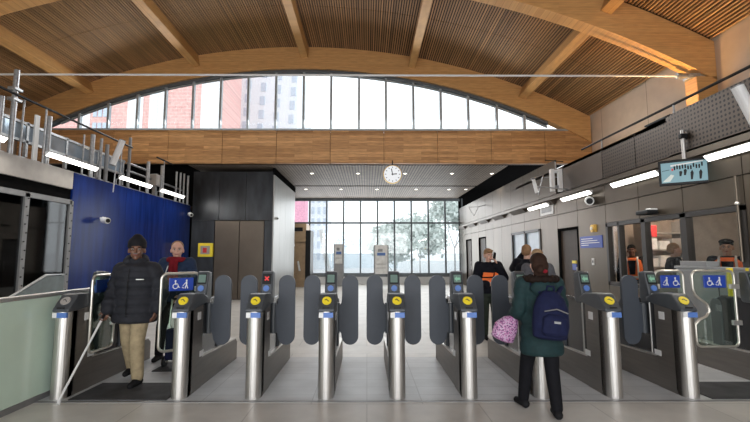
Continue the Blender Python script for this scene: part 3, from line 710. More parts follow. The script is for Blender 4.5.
# left balcony: low glass screen with posts
t = empty('balcony_screen', (-6.75, 0, 3.42)); M['sky_glass'] = mat('reflective_balcony_glass', (.34, .42, .50), .12, .3, .2, 3)
for i in range(6):
    y0 = 5.0+i*1.12; B().box(-.012, .012, y0+.03, y0+1.09, .43, .72).build('glass_panel', 'sky_glass', t)
for z in (.40, .76): B().box(-.03, .03, 5, 11.8, z-.025, z+.025).build('rail', 'galv', t)
B().box(-.1, .0, 5, 15.8, .0, .09).build('kerb', 'frame_grey', t)
for i in range(7): B().box(-.03, .03, 5+i*1.12-.03, 5+i*1.12+.03, .1, .8).build('upright', 'galv', t)
tag(t, 'low balcony screen of pale reflective glass panels above the left lamps', 'screen')
POSTS = [(3, 97, 135, .04, 'galv'), (15, 71, 137, .045, 'galv'), (24.5, 100, 118, .018, 'galv'), (38.5, 116, 160, .055, 'white'), (50.5, 117, 164, .045, 'galv'), (85, 135, 165, .02, 'galv'),
         (93.5, 135, 168, .05, 'galv'), (102, 139, 172, .035, 'galv'), (108, 145, 175, .045, 'frame_grey'), (130, 138, 175, .04, 'frame_grey'), (149, 162, 187, .05, 'galv'), (163, 166, 193, .06, 'galv'),
         (177, 172, 196, .03, 'galv'), (181, 173, 198, .03, 'galv'), (184.5, 174, 199, .03, 'galv'), (188.5, 176, 200, .04, 'galv')]
PL = ['grey steel post at the left edge of the photo', 'tallest clamped scaffold post on the left balcony', 'short thin rod right of the tallest scaffold post', 'flat white upright board on the left balcony',
      'grey post next to the white upright board', 'thin grey rod over the near end of the blue hoarding', 'pale grey post just right of the arched window corner', 'slim grey post beside the leaning tube',
      'dark grey post directly behind the leaning tube', 'dark grey post at the end of the sloping handrail', 'grey post left of the beige box on the balcony', 'thick grey post right of the beige box on the balcony',
      'leftmost of the four thin end posts on the balcony', 'second of the four thin end posts on the balcony', 'third of the four thin end posts on the balcony', 'rightmost of the four thin end posts beside the black block']
for (px, yt, yb, r, key), lb in zip(POSTS, PL):
    X = -6.56; Y = YX(px, X, 4.2); zt = ZY(yt, Y); zb = 3.42
    t = empty('steel_post', (X, Y, zb))
    if key == 'white': B().box(-.02, .02, -r, r, 0, zt-zb).build('board', key, t, bevel=.004)
    else: B().cyl((0, 0, 0), (0, 0, zt-zb), r).build('shaft', key, t)
    if px == 15:
        for zz in (1.25, 1.05): B().box(-.07, .07, -.1, .1, zz-.03, zz+.03).build('clamp', 'galv', t, bevel=.01)
    else: B().box(-.07, .07, -.07, .07, 0, .02).build('base_plate', 'galv', t)
    tag(t, lb, 'post', 'upright posts on the left balcony')
for i, (y0, y1, z) in enumerate(((12.0, 15.7, 3.98), (12.0, 13.2, 4.2))):
    tag(B().cyl((-6.78, y0, z), (-6.78, y1, z+(.0)), .03).build('steel_rail', 'galv'), ['long level steel rail joining the end posts of the left balcony', 'short upper steel rail left of the beige box'][i], 'rail')
t = empty('junction_box', (-6.7, 13.45, 3.42)); B().box(-.12, .12, -.13, .13, .35, .72).build('body', 'cream', t, bevel=.02); B().box(-.05, .05, -.05, .05, 0, .35).build('stand', 'galv', t); B().box(.12, .13, -.1, .1, .4, .66).build('lid', 'cream', t)
tag(t, 'small beige box between two grey posts on the left balcony', 'box')
# tilted tubular fittings
def tubular(loc, d, L, r, lb, bracket=(0, 0, .25)):
    t = empty('tubular_fitting', loc); d = Vector(d).normalized()
    B().cyl(-d*L/2, d*L/2, r, n=18).build('tube', 'white', t); B().cyl(d*L/2, d*(L/2+.015), r*1.05, n=18).build('end_cap', 'frame_grey', t); B().cyl(-d*(L/2+.015), -d*L/2, r*1.05, n=18).build('end_cap', 'frame_grey', t)
    B().cyl((0, 0, 0), bracket, .015).build('bracket', 'galv', t)
    return tag(t, lb, 'fitting', 'tilted tubular fittings')
Y = 10.6; tubular((PX(118.5, Y, 4.2), Y, ZY(153, Y)), (.28, .1, 1), .66, .075, 'leaning white tube fitting on the left balcony', (-.05, .0, -1.0))
Y = 5.6; tubular((PX(749, Y, 3.6), Y, ZY(104, Y)), (-.32, .1, 1), .55, .075, 'tilted white tube fitting at the right edge above the lamps', (.25, 0, .05))
Y = 11.0; tubular((PX(535.5, Y, 3.4), Y, ZY(186, Y)), (-.22, 0, 1), .36, .045, 'tilted white tube fitting left of the hanging white frame', (XR-PX(535.5, 11.0, 3.4), 0, -.1))
# hanging white frame and V shape above the right wall
def hang_frame(px0, px1, y0, y1, Y, lb):
    t = empty('hanging_frame', (PX((px0+px1)/2, Y, 3.6), Y, ZY(y0, Y))); w2 = (px1-px0)/2/F*Y; h = (y1-y0)/F*Y
    for s in (-1, 1): B().box(s*w2-.05, s*w2+.05, -.06, .06, -h, 0).build('side_box', 'white', t, bevel=.01)
    B().box(-w2, w2, -.05, .05, -.1, -.02).build('cross_bar', 'white', t, bevel=.01); B().box(-w2+.05, w2-.05, -.03, .03, -h+.1, -h+.16).build('cross_bar', 'galv', t)
    B().cyl((0, 0, 0), (0, 0, .2), .015).build('hanger', 'galv', t); B().cyl((-.35, -.2, .2), (.3, .2, .25), .012).build('arm', 'black', t)
    return tag(t, lb, 'frame')
hang_frame(552.5, 560.5, 169, 192, 11.2, 'hanging white frame with two upright boxes under the timber fascia')
t = empty('v_bracket', (PX(542, 11.6), 11.6, ZY(195, 11.6))); B().tube([(-.02, 0, 0), (.14, 0, .55), (-.2, 0, .45)], .018).build('bars', 'galv', t); B().cyl((.14, 0, .5), (XR-PX(542, 11.6), 0, .5), .014).build('wall_arm', 'galv', t); tag(t, 'thin grey angled bracket between the white tube and the hanging frame', 'bracket')
t = empty('v_bracket', (PX(474, 19, 3.4), 19, ZY(216, 19))); B().tube([(0, 0, 0), (-.22, 0, .4), (.22, 0, .42)], .02, closed=True).build('bars', 'frame_grey', t); B().cyl((.22, 0, .42), (XR-PX(474, 19, 3.4), 0, .5), .015).build('wall_arm', 'frame_grey', t)
tag(t, 'small triangular grey bracket hanging by the far end of the right wall', 'bracket')
# clock
M['dial'] = emit('glowing_dial', (.96, .98, 1), .85)  # glow added to the dial so its white reads bright
Y = 14.8; t = empty('wall_clock', (PX(392.5, Y, 4.4), Y, ZY(174.5, Y)))
B().cyl((0, -.05, 0), (0, .05, 0), .325, n=40).build('rim', 'gold', t); B().cyl((0, -.062, 0), (0, -.05, 0), .30, n=40).build('dial', 'dial', t)
b = B()
for k in range(12):
    m4 = Matrix.Rotation(k*PI/6, 4, 'Y'); B().box(-.011, .011, -.067, -.062, .22, .265, m4).build('hour_mark', 'black', t)
B().box(-.014, .014, -.072, -.067, -.04, .2, Matrix.Rotation(math.radians(-12), 4, 'Y')).build('minute_hand', 'black', t)
B().box(-.016, .016, -.078, -.073, -.04, .15, Matrix.Rotation(math.radians(86), 4, 'Y')).build('hour_hand', 'black', t)
B().cyl((0, 0, .31), (0, 0, .5), .02).build('hanger', 'black', t)
tag(t, 'round white station clock with brass rim under the timber fascia', 'clock')
# monitor
Y = 6.75; mx, mz = PX(685, Y, 2.95), ZY(171.5, Y)
t = empty('monitor', (mx, Y, mz)); t.rotation_euler = (math.radians(4), 0, math.radians(-36)); t.scale = (.84, 1, .95)
case = B().box(-.40, .40, -.03, .05, -.215, .215).build('case', 'black', t, bevel=.01)
scr = B().box(-.355, .355, -.036, -.03, -.17, .17).build('screen', 'screen', t)
b = B(); rnd = random.Random(3)
b.m('black')
for i in range(11):
    x = -.14+i*.042; z = .085+rnd.uniform(-.02, .02); b.prism([(x-.012, z-.035), (x+.012, z-.035), (x+.014, z+.02), (x, z+.04), (x-.014, z+.02)], -.039, -.036, 'Y')
for x, z, h in ((-.05, -.02, .05), (.02, .0, .06), (.12, -.05, .09), (.25, -.05, .09)): b.prism([(x-.02, z-h), (x+.01, z-h), (x+.03, z+.02), (x+.01, z+h*.8), (x-.02, z+.03)], -.039, -.036, 'Y')
for q in ((-.34, .04, -.22, .055), (.0, .0, .0, .0)):
    if q[0]: b.prism([(q[0], q[1]), (q[2], q[3]), (q[2], q[3]-.008), (q[0], q[1]-.008)], -.039, -.036, 'Y')
b.m('white').prism([(-.2, .10), (.3, .15), (.3, .165), (-.2, .13)], -.0385, -.036, 'Y'); b.m('red').box(-.19, -.16, -.039, -.036, .03, .07)
b.m('leaf').prism([(-.34, -.15), (-.2, -.03), (-.15, -.05), (-.22, -.15)], -.0385, -.036, 'Y')
b.build('picture', None, scr)
tag(t, 'black flat monitor showing a camera picture, hanging by the right wall', 'monitor')
t = empty('monitor_pole', (PX(687, 6.86, 3.1), 6.88, 3.14))
B().cyl((0, 0, 0), (-.0, 0, .50), .03).build('pole', 'steel', t); B().box(-.05, .22, -.04, .04, .36, .44).build('clamp', 'black', t, bevel=.01); B().box(.18, .3, -.03, .03, .37, .43).build('clamp', 'black', t)
b = B().cyl((.25, 0, .05), (.25, 0, .36), .018).build('rod', 'galv', t)
tag(t, 'silver pole with black clamps that holds the hanging monitor', 'pole')
# security cameras
def camera_dome(loc, d, lb, s=1.0):
    t = empty('security_camera', loc); d = Vector(d).normalized()
    B().cyl((0, 0, 0), d*.2*s, .075*s, .07*s, 18).build('body', 'white', t, smooth=False); B().cyl(d*.2*s, d*.215*s, .05*s, n=14).build('lens', 'black', t)
    B().cyl((0, 0, 0), -d*.12*s+Vector((0, 0, .03)), .02*s).build('arm', 'white', t)
    return tag(t, lb, 'security camera', 'white security cameras')
camera_dome((PX(104, 10.4, 2.4), 10.4, ZY(220, 10.4)), (.9, -.5, -.15), 'white security camera on the blue hoarding')
camera_dome((PX(189, 15.4, 3.1), 15.5, ZY(214, 15.4)), (.6, -.7, -.2), 'white security camera at the corner of the black block', .95)
camera_dome((PX(590, 10.1, 2.9), 10.1, ZY(200.5, 10.1)), (-.45, -.9, -.15), 'white security camera on the right wall above the brass bell', 1.4)
camera_dome((PX(275, 16.3, 3.0), 16.3, ZY(218, 16.3)), (.8, -.4, -.2), 'small white security camera on the pale side of the black block', .7)
t = empty('black_camera', (5.2, 7.9, 2.38)); B().box(-.12, .09, -.18, .18, -.04, .04).build('body', 'black', t, bevel=.02); B().box(-.1, .06, -.2, -.1, .03, .06).build('hood', 'white', t, bevel=.01)
tag(t, 'black wedge shaped sensor above the office window', 'sensor')
# wall things
t = empty('alarm_bell', (XR, 10.0, 2.22)); B().cyl((0, 0, 0), (-.05, 0, 0), .095, .085, 24).build('gong', 'gold', t); B().cyl((-.05, 0, 0), (-.07, 0, 0), .04).build('boss', 'steel', t); B().box(-.03, 0, -.12, .09, -.085, .085).build('backplate', 'gold', t)
tag(t, 'round brass bell on the right wall above the blue sign', 'bell')
t = empty('wall_sign', (XR, 10.15, 1.91)); B().box(-.015, 0, -.5, .5, -.14, .14).build('plate', 'sign_blue', t, bevel=.004)
b = B()
for k, (a, c) in enumerate(((-.1, .44), (-.3, .44), (-.38, .44), (.1, .44))): b.box(-.018, -.015, a, c, .07-k*.05, .085-k*.05)
b.build('text_lines', 'white', t)
tag(t, 'blue information sign with white lines on the right wall', 'sign')
t = empty('air_grille', (XR, 12.55, 2.93)); B().box(-.02, 0, -.45, .45, -.15, .15).build('frame', 'white', t, bevel=.005); B().box(-.024, -.02, -.36, .36, -.08, .08).build('louvre', 'frame_grey', t)
tag(t, 'white framed grille on the right wall below the lamps', 'grille')
t = empty('wall_pipe', (5.26, YX(740, 5.26, 2.2), 0)); B().cyl((0, 0, 1.5), (0, 0, 2.72), .018).build('pipe', 'bronze', t); B().sph((0, 0, 2.32), .03).build('joint', 'steel', t)
tag(t, 'thin vertical pipe on the right wall near the photo edge', 'pipe')
t = empty('switch_plate', (XR, 10.1, 1.45)); B().box(-.012, 0, -.05, .05, -.08, .08).build('plate', 'steel', t); B().box(-.016, -.012, -.02, .02, -.03, .03).build('button', 'black', t)
tag(t, 'small steel switch plate below the blue wall sign', 'switch')
# yellow box by the lift
Y = 15.75; t = empty('emergency_box', (PX(205.5, Y, 1.9), Y+.1, ZY(250, Y)))
B().box(-.27, .27, -.09, .02, -.25, .25).build('case', 'yellow', t, bevel=.02); B().box(-.17, .17, -.096, -.09, -.15, .15).build('window', 'cream', t); B().box(-.08, .06, -.102, -.096, -.1, .08).build('unit', 'red', t)
tag(t, 'yellow emergency box with a pale window, left of the bronze lift doors', 'box')
# notice boards at the far window
def board(px0, px1, y0, y1, Y, lb, grey=False):
    t = empty('notice_board', (PX((px0+px1)/2, Y), Y, 0)); w2 = (px1-px0)/2/F*Y; zt = ZY(y0, Y); zb = ZY(y1, Y)
    B().box(-w2, w2, -.03, .03, zb, zt).build('panel', 'paper', t, bevel=.01)
    for s in (-1, 1): B().box(s*w2-.03, s*w2+.03, -.04, .04, 0, zt).build('post', 'frame_grey', t)
    B().box(-w2*.6, w2*.6, -.036, -.03, zt-.55, zt-.4).build('blue_print', 'roundel_blue', t); B().box(-w2*.5, w2*.2, -.036, -.03, zt-.35, zt-.2).build('grey_print', 'frame_grey', t)
    for zz in (.3, .5): B().box(-w2*.7, w2*.7, -.036, -.03, zb+zz, zb+zz+.02).build('printed_line', 'frame_grey', t)
    if grey: B().box(-w2-.02, w2+.02, -.06, .06, 0, zb+.02).build('lower_box', 'frame_grey', t)
    tag(t, lb, 'notice board')
board(374.5, 388, 245, 274, 22.5, 'white notice board with blue print before the middle of the far window')
board(334.5, 343, 244, 264, 22.8, 'narrow notice board on a grey box, left of the middle of the far window', True)
# bronze kiosk at the left end of the far window
t = empty('bronze_kiosk', (PX(298.5, 22.3), 22.3, 0)); w2 = .36
M['kiosk'] = mat('light_bronze_panel', (.40, .28, .17), .5, .2)
B().box(-w2-.05, w2, 0, 1.2, 0, 2.3).build('body', 'kiosk', t, bevel=.01); B().box(-w2-.1, w2+.03, -.05, 1.25, 2.3, 3.25)  .build('header', 'kiosk', t, bevel=.01)
B().box(-w2, w2-.15, -.07, -.05, 2.85, 3.05).build('sign_panel', 'black', t); B().box(w2, w2+.26, -.05, 1.2, 0, 2.9).build('side_post', 'black', t)
tag(t, 'bronze clad kiosk with black post at the left end of the far window', 'kiosk')
Y = 22.1; tubular((PX(293, Y), Y, ZY(242, Y)), (-.2, 0, 1), .45, .05, 'upper of two small white strokes on the bronze kiosk', (0, .15, 0)); tubular((PX(299, Y), Y, ZY(266, Y)), (-.2, 0, 1), .5, .05, 'lower of two small white strokes on the bronze kiosk', (0, .15, 0))  # two slanting white strokes, modelled as short tubes
# office shelf and papers
t = empty('office_shelf', (6.95, 10.2, 0))
for z in (.9, 1.3, 1.7, 2.1): B().box(-.45, .45, -.2, .2, z, z+.03).build('shelf', 'cream', t)
for x in (-.48, .45): B().box(x, x+.03, -.2, .2, 0, 2.4).build('side_panel', 'cream', t)
tag(t, 'pale shelf unit standing in the staff office', 'shelf')
k = 0
for z in (1.33, 1.73):
    for q, x in enumerate((6.66, 6.95, 7.24)):
        tag(B().box(x-.12, x+.12, 10.02, 10.35, z, z+.2+.06*(k % 2)).build('storage_box', ['paper', 'paper', 'cream'][k % 3], bevel=.01), f'small box on the {"upper" if z > 1.5 else "lower"} office shelf, {["left", "middle", "right"][q]} one', 'box', 'boxes on the office shelf'); k += 1
t = empty('wall_sign', (6.42, 9.7, 2.14)); B().box(-.14, .14, -.01, .01, -.13, .13).build('plate', 'red', t); B().cyl((0, 0, .13), (0, 0, .71), .006).build('cord', 'black', t); tag(t, 'small red square sign hanging inside the staff office', 'sign')

# ================================================================== PEOPLE
M['skin_dark'] = mat('dark_skin', (.16, .075, .045), .5, 0, .06); M['skin'] = mat('fair_skin', (.62, .36, .27), .5, 0, .06); M['skin_tan'] = mat('tan_skin', (.42, .24, .16), .5, 0, .06)
for k, c in dict(puffer=(.016, .017, .022), khaki=(.34, .27, .165), beanie=(.012, .012, .014), teal=(.007, .026, .028), denim_black=(.007, .007, .009), navy=(.010, .013, .042), hair_brown=(.030, .015, .010),
                 hair_blond=(.36, .24, .14), hair_fair=(.26, .15, .08), fur=(.014, .008, .006), shoe=(.012, .012, .013), red_scarf=(.20, .012, .02), navy_coat=(.026, .042, .085), hoodie=(.008, .009, .014),
                 olive=(.035, .045, .035), grey_coat=(.09, .09, .10), white_eye=(.38, .36, .34), lip=(.30, .10, .09), hair_grey=(.18, .16, .15), hair_black=(.012, .011, .011)).items():
    M[k] = mat(k, c, .8 if 'eye' not in k else .3, 0, .18, 18, bump=.15 if k in ('puffer', 'teal', 'fur', 'khaki') else 0, spec=.35 if k in ('puffer', 'teal') else .15)
M['sequin'] = mat('sequin_cloth', (.45, .22, .38), .5, 0, .9, 65)
_r = [n for n in M['sequin'].node_tree.nodes if n.type == 'VALTORGB'][0].color_ramp
_r.elements[0].position = .42; _r.elements[0].color = (.09, .04, .12, 1); _r.elements[1].position = .58; _r.elements[1].color = (.42, .33, .43, 1); _e = _r.elements.new(.5); _e.color = (.5, .16, .36, 1)

def remesh(b, name, key, voxel, parent, smooth=3):
    me = bpy.data.meshes.new('tmp'); b.bm.to_mesh(me); b.bm.free(); o = bpy.data.objects.new('tmp', me); COL.objects.link(o)
    r = o.modifiers.new('r', 'REMESH'); r.mode = 'VOXEL'; r.voxel_size = voxel; r.use_smooth_shade = True
    if smooth: s = o.modifiers.new('s', 'SMOOTH'); s.factor = .5; s.iterations = smooth
    dg = bpy.context.evaluated_depsgraph_get(); dg.update()
    m2 = bpy.data.meshes.new_from_object(o.evaluated_get(dg)); bpy.data.objects.remove(o); bpy.data.meshes.remove(me)
    m2.name = name; m2.materials.clear(); m2.materials.append(M[key])
    for p in m2.polygons: p.material_index = 0; p.use_smooth = True
    n = bpy.data.objects.new(name, m2); COL.objects.link(n); n.parent = parent
    return n
def cap(b, p0, p1, r0, r1, n=12):
    b.sph(p0, r0, n, 8); b.sph(p1, r1, n, 8)
    if (Vector(p1)-Vector(p0)).length > 1e-4: b.cyl(p0, p1, r0, r1, n)
def hand(b, wr, d, n, curl=.5, s=1.0, thumb=1):
    """d: finger direction, n: palm normal (fingers curl towards it)"""
    d = Vector(d).normalized(); n = Vector(n).normalized(); u = d.cross(n).normalized(); wr = Vector(wr)
    for k in (-1, -.33, .33, 1): cap(b, wr+u*k*.012*s, wr+d*.088*s+u*k*.030*s, .015*s, .0125*s, 8)
    for i, (k, L) in enumerate(((-1, .060), (-.33, .075), (.33, .082), (1, .072))):
        p = wr+d*.088*s+u*k*.030*s; a = curl
        q = p+(d*math.cos(a)+n*math.sin(a))*L*.5*s; a2 = curl*2.1
        r = q+(d*math.cos(a2)+n*math.sin(a2))*L*.3*s; a3 = curl*2.9
        e = r+(d*math.cos(a3)+n*math.sin(a3))*L*.25*s
        cap(b, p, q, .0095*s, .0088*s, 8); cap(b, q, r, .0088*s, .008*s, 8); cap(b, r, e, .008*s, .007*s, 8)
    t0 = wr+d*.025*s+u*.028*s*thumb; t1 = t0+(d*.6+u*.75*thumb+n*.35).normalized()*.042*s; t2 = t1+(d*.9+u*.15*thumb+n*.5).normalized()*.034*s
    cap(b, t0, t1, .013*s, .0105*s, 8); cap(b, t1, t2, .0105*s, .008*s, 8)
JD = dict(pelvis=(0, 0, .95), chest=(0, 0, 1.28), neck=(0, 0, 1.455), head=(0, -.02, 1.605), sa=(-.185, 0, 1.41), sb=(.185, 0, 1.41), ea=(-.24, .03, 1.13), eb=(.24, .03, 1.13),
          wa=(-.25, -.05, .89), wb=(.25, -.05, .89), ha=(-.09, 0, .92), hb=(.09, 0, .92), ka=(-.10, -.02, .50), kb=(.10, -.02, .50), aa=(-.10, .02, .09), ab=(.10, .02, .09))
def person(label, loc, rz, J=None, skin='skin', h=1.75, hyaw=0, hpitch=0, trousers='denim_black', shoe='shoe', top=None, hands=None, hair=None, fat=1.0, feet=None, group=None, hsc=1.0):
    j = dict(JD); j.update(J or {}); j = {k: Vector(v) for k, v in j.items()}
    h += .025; t = empty('person', loc, rz); t.scale = (h/1.75,)*3
    HM = Matrix.Translation(j['head']) @ Euler((hpitch, 0, hyaw)).to_matrix().to_4x4() @ Matrix.Diagonal((hsc*1.04, hsc, hsc, 1)); H3 = HM.to_3x3()
    b = B(); f = fat
    # trunk
    pv, ch, nk = j['pelvis'], j['chest'], j['neck']
    b.loft([(pv.x, pv.y, pv.z-.12, .11*f, .09*f), (pv.x, pv.y, pv.z-.04, .165*f, .11*f), (pv.x, pv.y, pv.z+.05, .16*f, .105*f), ((pv.x+ch.x)/2, (pv.y+ch.y)/2, (pv.z+ch.z)/2, .14*f, .10*f),
            (ch.x, ch.y, ch.z, .165*f, .115*f), (ch.x, ch.y, ch.z+.1, .175*f, .11*f), (nk.x, nk.y, nk.z-.03, .09, .07), (nk.x, nk.y, nk.z+.01, .05, .05)])
    cap(b, nk-Vector((0, 0, .06)), HM @ Vector((0, .01, -.04)), .058, .054)
    for q in 'ab':
        S_, E_, W_ = j['s'+q], j['e'+q], j['w'+q]
        cap(b, S_, nk-Vector((0, 0, .07)), .055, .05); cap(b, S_, E_, .053, .041); cap(b, E_, W_, .042, .027)
        cap(b, j['h'+q], j['k'+q], .086*f, .056); cap(b, j['k'+q], j['a'+q], .056, .037)
        fd = Vector((feet or {}).get(q, (0, -1, 0))).normalized(); A = j['a'+q]; cap(b, A-fd*.03-Vector((0, 0, .045)), A+fd*.12-Vector((0, 0, .055)), .036, .028)
        hd = (hands or {}).get(q)
        if hd: hand(b, W_, hd[0], hd[1], hd[2], 1.0, hd[3] if len(hd) > 3 else (1 if q == 'a' else -1))
        else:
            d = (W_-E_).normalized(); hand(b, W_, d, Vector((-1 if q == 'b' else 1, 0, 0)), .35, 1.0, (1 if q == 'a' else 1))
    # head
    def hs(c, r): b.sph(HM @ Vector(c), r, 16, 12, H3)
    hs((0, .015, .035), (.077, .097, .10)); hs((0, -.02, -.025), (.060, .076, .078)); hs((0, -.062, -.085), (.026, .026, .024))
    hs((0, -.075, -.045), (.030, .024, .022)); hs((0, -.074, .035), (.052, .024, .018))
    cap(b, HM @ Vector((0, -.092, .018)), HM @ Vector((0, -.110, -.018)), .010, .015, 8); hs((-.033, -.075, -.02), (.024, .02, .022)); hs((.033, -.075, -.02), (.024, .02, .022))
    for s in (-1, 1): hs((s*.078, .012, -.005), (.011, .019, .030))
    body = remesh(b, 'body', skin, .0075, t, 2)
    def he(nm, parts, key):
        bb = B()
        for c, r in parts: bb.sph(HM @ Vector(c), r, 12, 8, H3)
        return bb.build(nm, key, t, smooth=True)
    for s in (-1, 1):
        he('eye', [((s*.031, -.086, .012), (.013, .008, .008))], 'white_eye'); he('iris', [((s*.031, -.0935, .012), (.0055, .003, .0055))], 'black')
        he('eyebrow', [((s*.032, -.094, .033), (.019, .006, .0045))], 'hair_black' if skin != 'skin' else 'hair_brown')
    he('mouth', [((0, -.099, -.052), (.024, .006, .006))], 'lip')
    if trousers:
        b = B()
        b.loft([(pv.x, pv.y, pv.z-.14, .13*f, .11*f), (pv.x, pv.y, pv.z-.04, .185*f, .13*f), (pv.x, pv.y, pv.z+.07, .175*f, .12*f), (pv.x, pv.y, pv.z+.10, .17*f, .115*f)])
        for q in 'ab':
            A = j['a'+q]; K = j['k'+q]; cap(b, j['h'+q], K, .104*f, .078*f); cap(b, K, A+(K-A)*.02, .078*f, .062*f)
        remesh(b, 'trousers', trousers, .013, t, 3)
    for q in 'ab':
        fd = Vector((feet or {}).get(q, (0, -1, 0))).normalized(); A = j['a'+q]; b = B(); z = Vector((0, 0, 1))
        cap(b, A-fd*.04-z*.045, A+fd*.03-z*.04, .048, .048); cap(b, A+fd*.03-z*.045, A+fd*.15-z*.058, .046, .036); cap(b, A-z*.02, A+z*.02, .048, .05)
        remesh(b, 'shoe', shoe, .009, t, 2)
    return t, j, HM, H3
def top_layer(t, j, name, key, hem, thick=.03, quilt=0, fat=1.0, flare=0, sleeve=1.0, vox=.012, arms='ab', collar=.06):
    b = B(); pv, ch, nk = j['pelvis'], j['chest'], j['neck']; k = thick; rings = []
    z = hem
    prof = [(hem, .185+flare, .135+flare*.8), (.95, .18+flare*.6, .13+flare*.5), (1.10, .165+flare*.3, .12+flare*.3), (1.28, .178, .125), (1.345, .172, .12), (1.40, .135, .10)]
    n = 26
    for i in range(n+1):
        zz = hem+(1.395-hem)*i/n
        for (z0, a0, c0), (z1, a1, c1) in zip(prof, prof[1:]):
            if z0 <= zz <= z1+1e-6: u = (zz-z0)/max(1e-6, z1-z0); rx = a0+(a1-a0)*u; ry = c0+(c1-c0)*u; break
        if quilt: q = -.020*max(0, math.cos((zz-hem)/quilt*2*PI))**3
        else: q = 0
        u = min(1, max(0, (zz-pv.z)/(ch.z-pv.z))); cx = pv.x+(ch.x-pv.x)*u; cy = pv.y+(ch.y-pv.y)*u
        rings.append((cx, cy, zz, rx*fat+k+q, ry*fat+k+q))
    rings += [(nk.x, nk.y, nk.z-.02, .10+k*.6, .08+k*.6), (nk.x, nk.y-.005, nk.z+collar*.5, .072+k*.4, .07+k*.4)]
    b.loft(rings, 24)
    for q in arms:
        S_, E_, W_ = j['s'+q], j['e'+q], j['w'+q]; W2 = E_+(W_-E_)*sleeve*.96
        cap(b, S_, nk-Vector((0, 0, .09)), .062+k, .05+k)
        if quilt:
            for P, Q, r0, r1 in ((S_, E_, .062+k, .055+k), (E_, W2, .055+k, .042+k)):
                L = (Q-P).length; m = max(2, int(L/quilt))
                for i in range(m):
                    a = P+(Q-P)*((i+.5)/m); r = r0+(r1-r0)*(i+.5)/m; d = (Q-P).normalized()
                    b.sph(a, (r, r, quilt*.62), 14, 10, d.to_track_quat('Z', 'Y').to_matrix())
                cap(b, P, Q, r0-.014, r1-.014)
        else: cap(b, S_, E_, .060+k, .052+k); cap(b, E_, W2, .052+k, .038+k)
    return remesh(b, name, key, vox, t, 3)
def hair_cap(t, HM, H3, key, name='hair', parts=None, vox=.008):
    b = B()
    for c, r in parts: b.sph(HM @ Vector(c), r, 16, 12, H3)
    return remesh(b, name, key, vox, t, 1)
SHORT = [((0, .022, .062), (.083, .100, .088)), ((0, .05, .02), (.080, .078, .085))]

# --- man with beanie and cane, walking towards the viewer
MA = (-2.95, 5.60, .006)
t, j, HM, H3 = person('', MA, .0, dict(head=(0, -.045, 1.585), sa=(-.185, 0, 1.335), sb=(.185, 0, 1.335), ea=(-.285, .03, 1.10), wa=(-.24, -.17, .88), eb=(.30, .03, 1.11), wb=(.29, -.06, .88),
        kb=(.10, -.12, .50), ab=(.13, -.12, .09), ka=(-.10, .06, .48), aa=(-.13, .24, .13), hb=(.09, -.01, .92)), 'skin_dark', 1.79, trousers='khaki', fat=1.10, hpitch=-.02, hyaw=.38, hsc=1.09,
        hands={'a': ((-.1, -.35, -.9), (.2, -1, .0), .75, 1)})
tag(t, 'person in a black padded jacket, khaki trousers and black beanie walking with a white cane', 'person')
top_layer(t, j, 'padded_jacket', 'puffer', .715, .052, .105, 1.18, 0, 1.0, .011, collar=.07)
hair_cap(t, HM, H3, 'beanie', 'beanie', [((0, .018, .075), (.094, .110, .095)), ((0, .02, .045), (.097, .113, .04)), ((0, .025, .13), (.06, .07, .06))])
hair_cap(t, HM, H3, 'puffer', 'hood', [((0, .085, -.10), (.12, .07, .08)), ((-.08, .03, -.12), (.05, .06, .05)), ((.08, .03, -.12), (.05, .06, .05))], .01)
B().box(.10, .19, -.222, -.205, 1.235, 1.245, Matrix.Rotation(-.0, 4, 'X')).build('zip', 'silver_tape', t)
B().tube([(0, -.215, .80), (0, -.225, 1.0), (0, -.215, 1.2), (0, -.19, 1.36)], .006, 6).build('front_zip', 'black', t)
# moustache
b = B(); b.sph(HM @ Vector((0, -.101, -.040)), (.026, .008, .006), 12, 8, H3); b.build('moustache', 'hair_grey', t)
s_ = 1.815/1.75
hp = Vector(MA)+Vector((-.255, -.225, .805))*s_; tip = Vector((-3.27, 4.76, .02)); ct = empty('white_cane', tip)
dd = (hp-tip); B().cyl((0, 0, .02), dd*.97, .012, .013).build('shaft', 'white', ct); B().cyl(dd*.97, dd*1.12, .016, .016).build('handle', 'black', ct); B().cyl((0, 0, -.003), dd*.03, .018, .014).build('tip', 'white', ct)
b = B().cyl(dd*.30, dd*.34, .013).build('joint', 'frame_grey', ct)
tag(ct, 'long white cane held by the man in the black padded jacket', 'cane')

# --- man with red scarf behind
t, j, HM, H3 = person('', (-2.97, 6.80, .0), 0, dict(ka=(-.16, -.06, .5), aa=(-.2, -.02, .09), ea=(-.27, -.02, 1.13), wa=(-.16, -.22, 1.0), eb=(.25, .0, 1.13), wb=(.16, -.20, .98)), 'skin', 1.79, hyaw=.36, hsc=1.06, trousers='denim_black',
        hands={'a': ((.3, -.6, -.4), (0, -.3, -1), .6, 1), 'b': ((-.3, -.6, -.4), (0, -.3, -1), .6, -1)})
tag(t, 'person in a navy jacket and red scarf standing behind the half open glass door', 'person')
top_layer(t, j, 'navy_jacket', 'navy_coat', .86, .035, 0, 1.05, 0, 1.0, .012)
hair_cap(t, HM, H3, 'hair_fair', 'hair', [((0, .03, .058), (.080, .094, .084)), ((0, .05, .0), (.081, .07, .07))])
b = B(); b.tube([(.115*math.cos(a), -.01+.10*math.sin(a), 1.46-.015*math.sin(a)) for a in [k*2*PI/14 for k in range(14)]], .042, 8, True); cap(b, (.03, -.13, 1.42), (.05, -.155, 1.22), .035, .04); cap(b, (-.03, -.13, 1.42), (-.03, -.16, 1.05), .035, .045)
remesh(b, 'red_scarf', 'red_scarf', .011, t, 2)
B().box(.10, .17, -.178, -.165, 1.26, 1.29).build('badge', 'white', t)
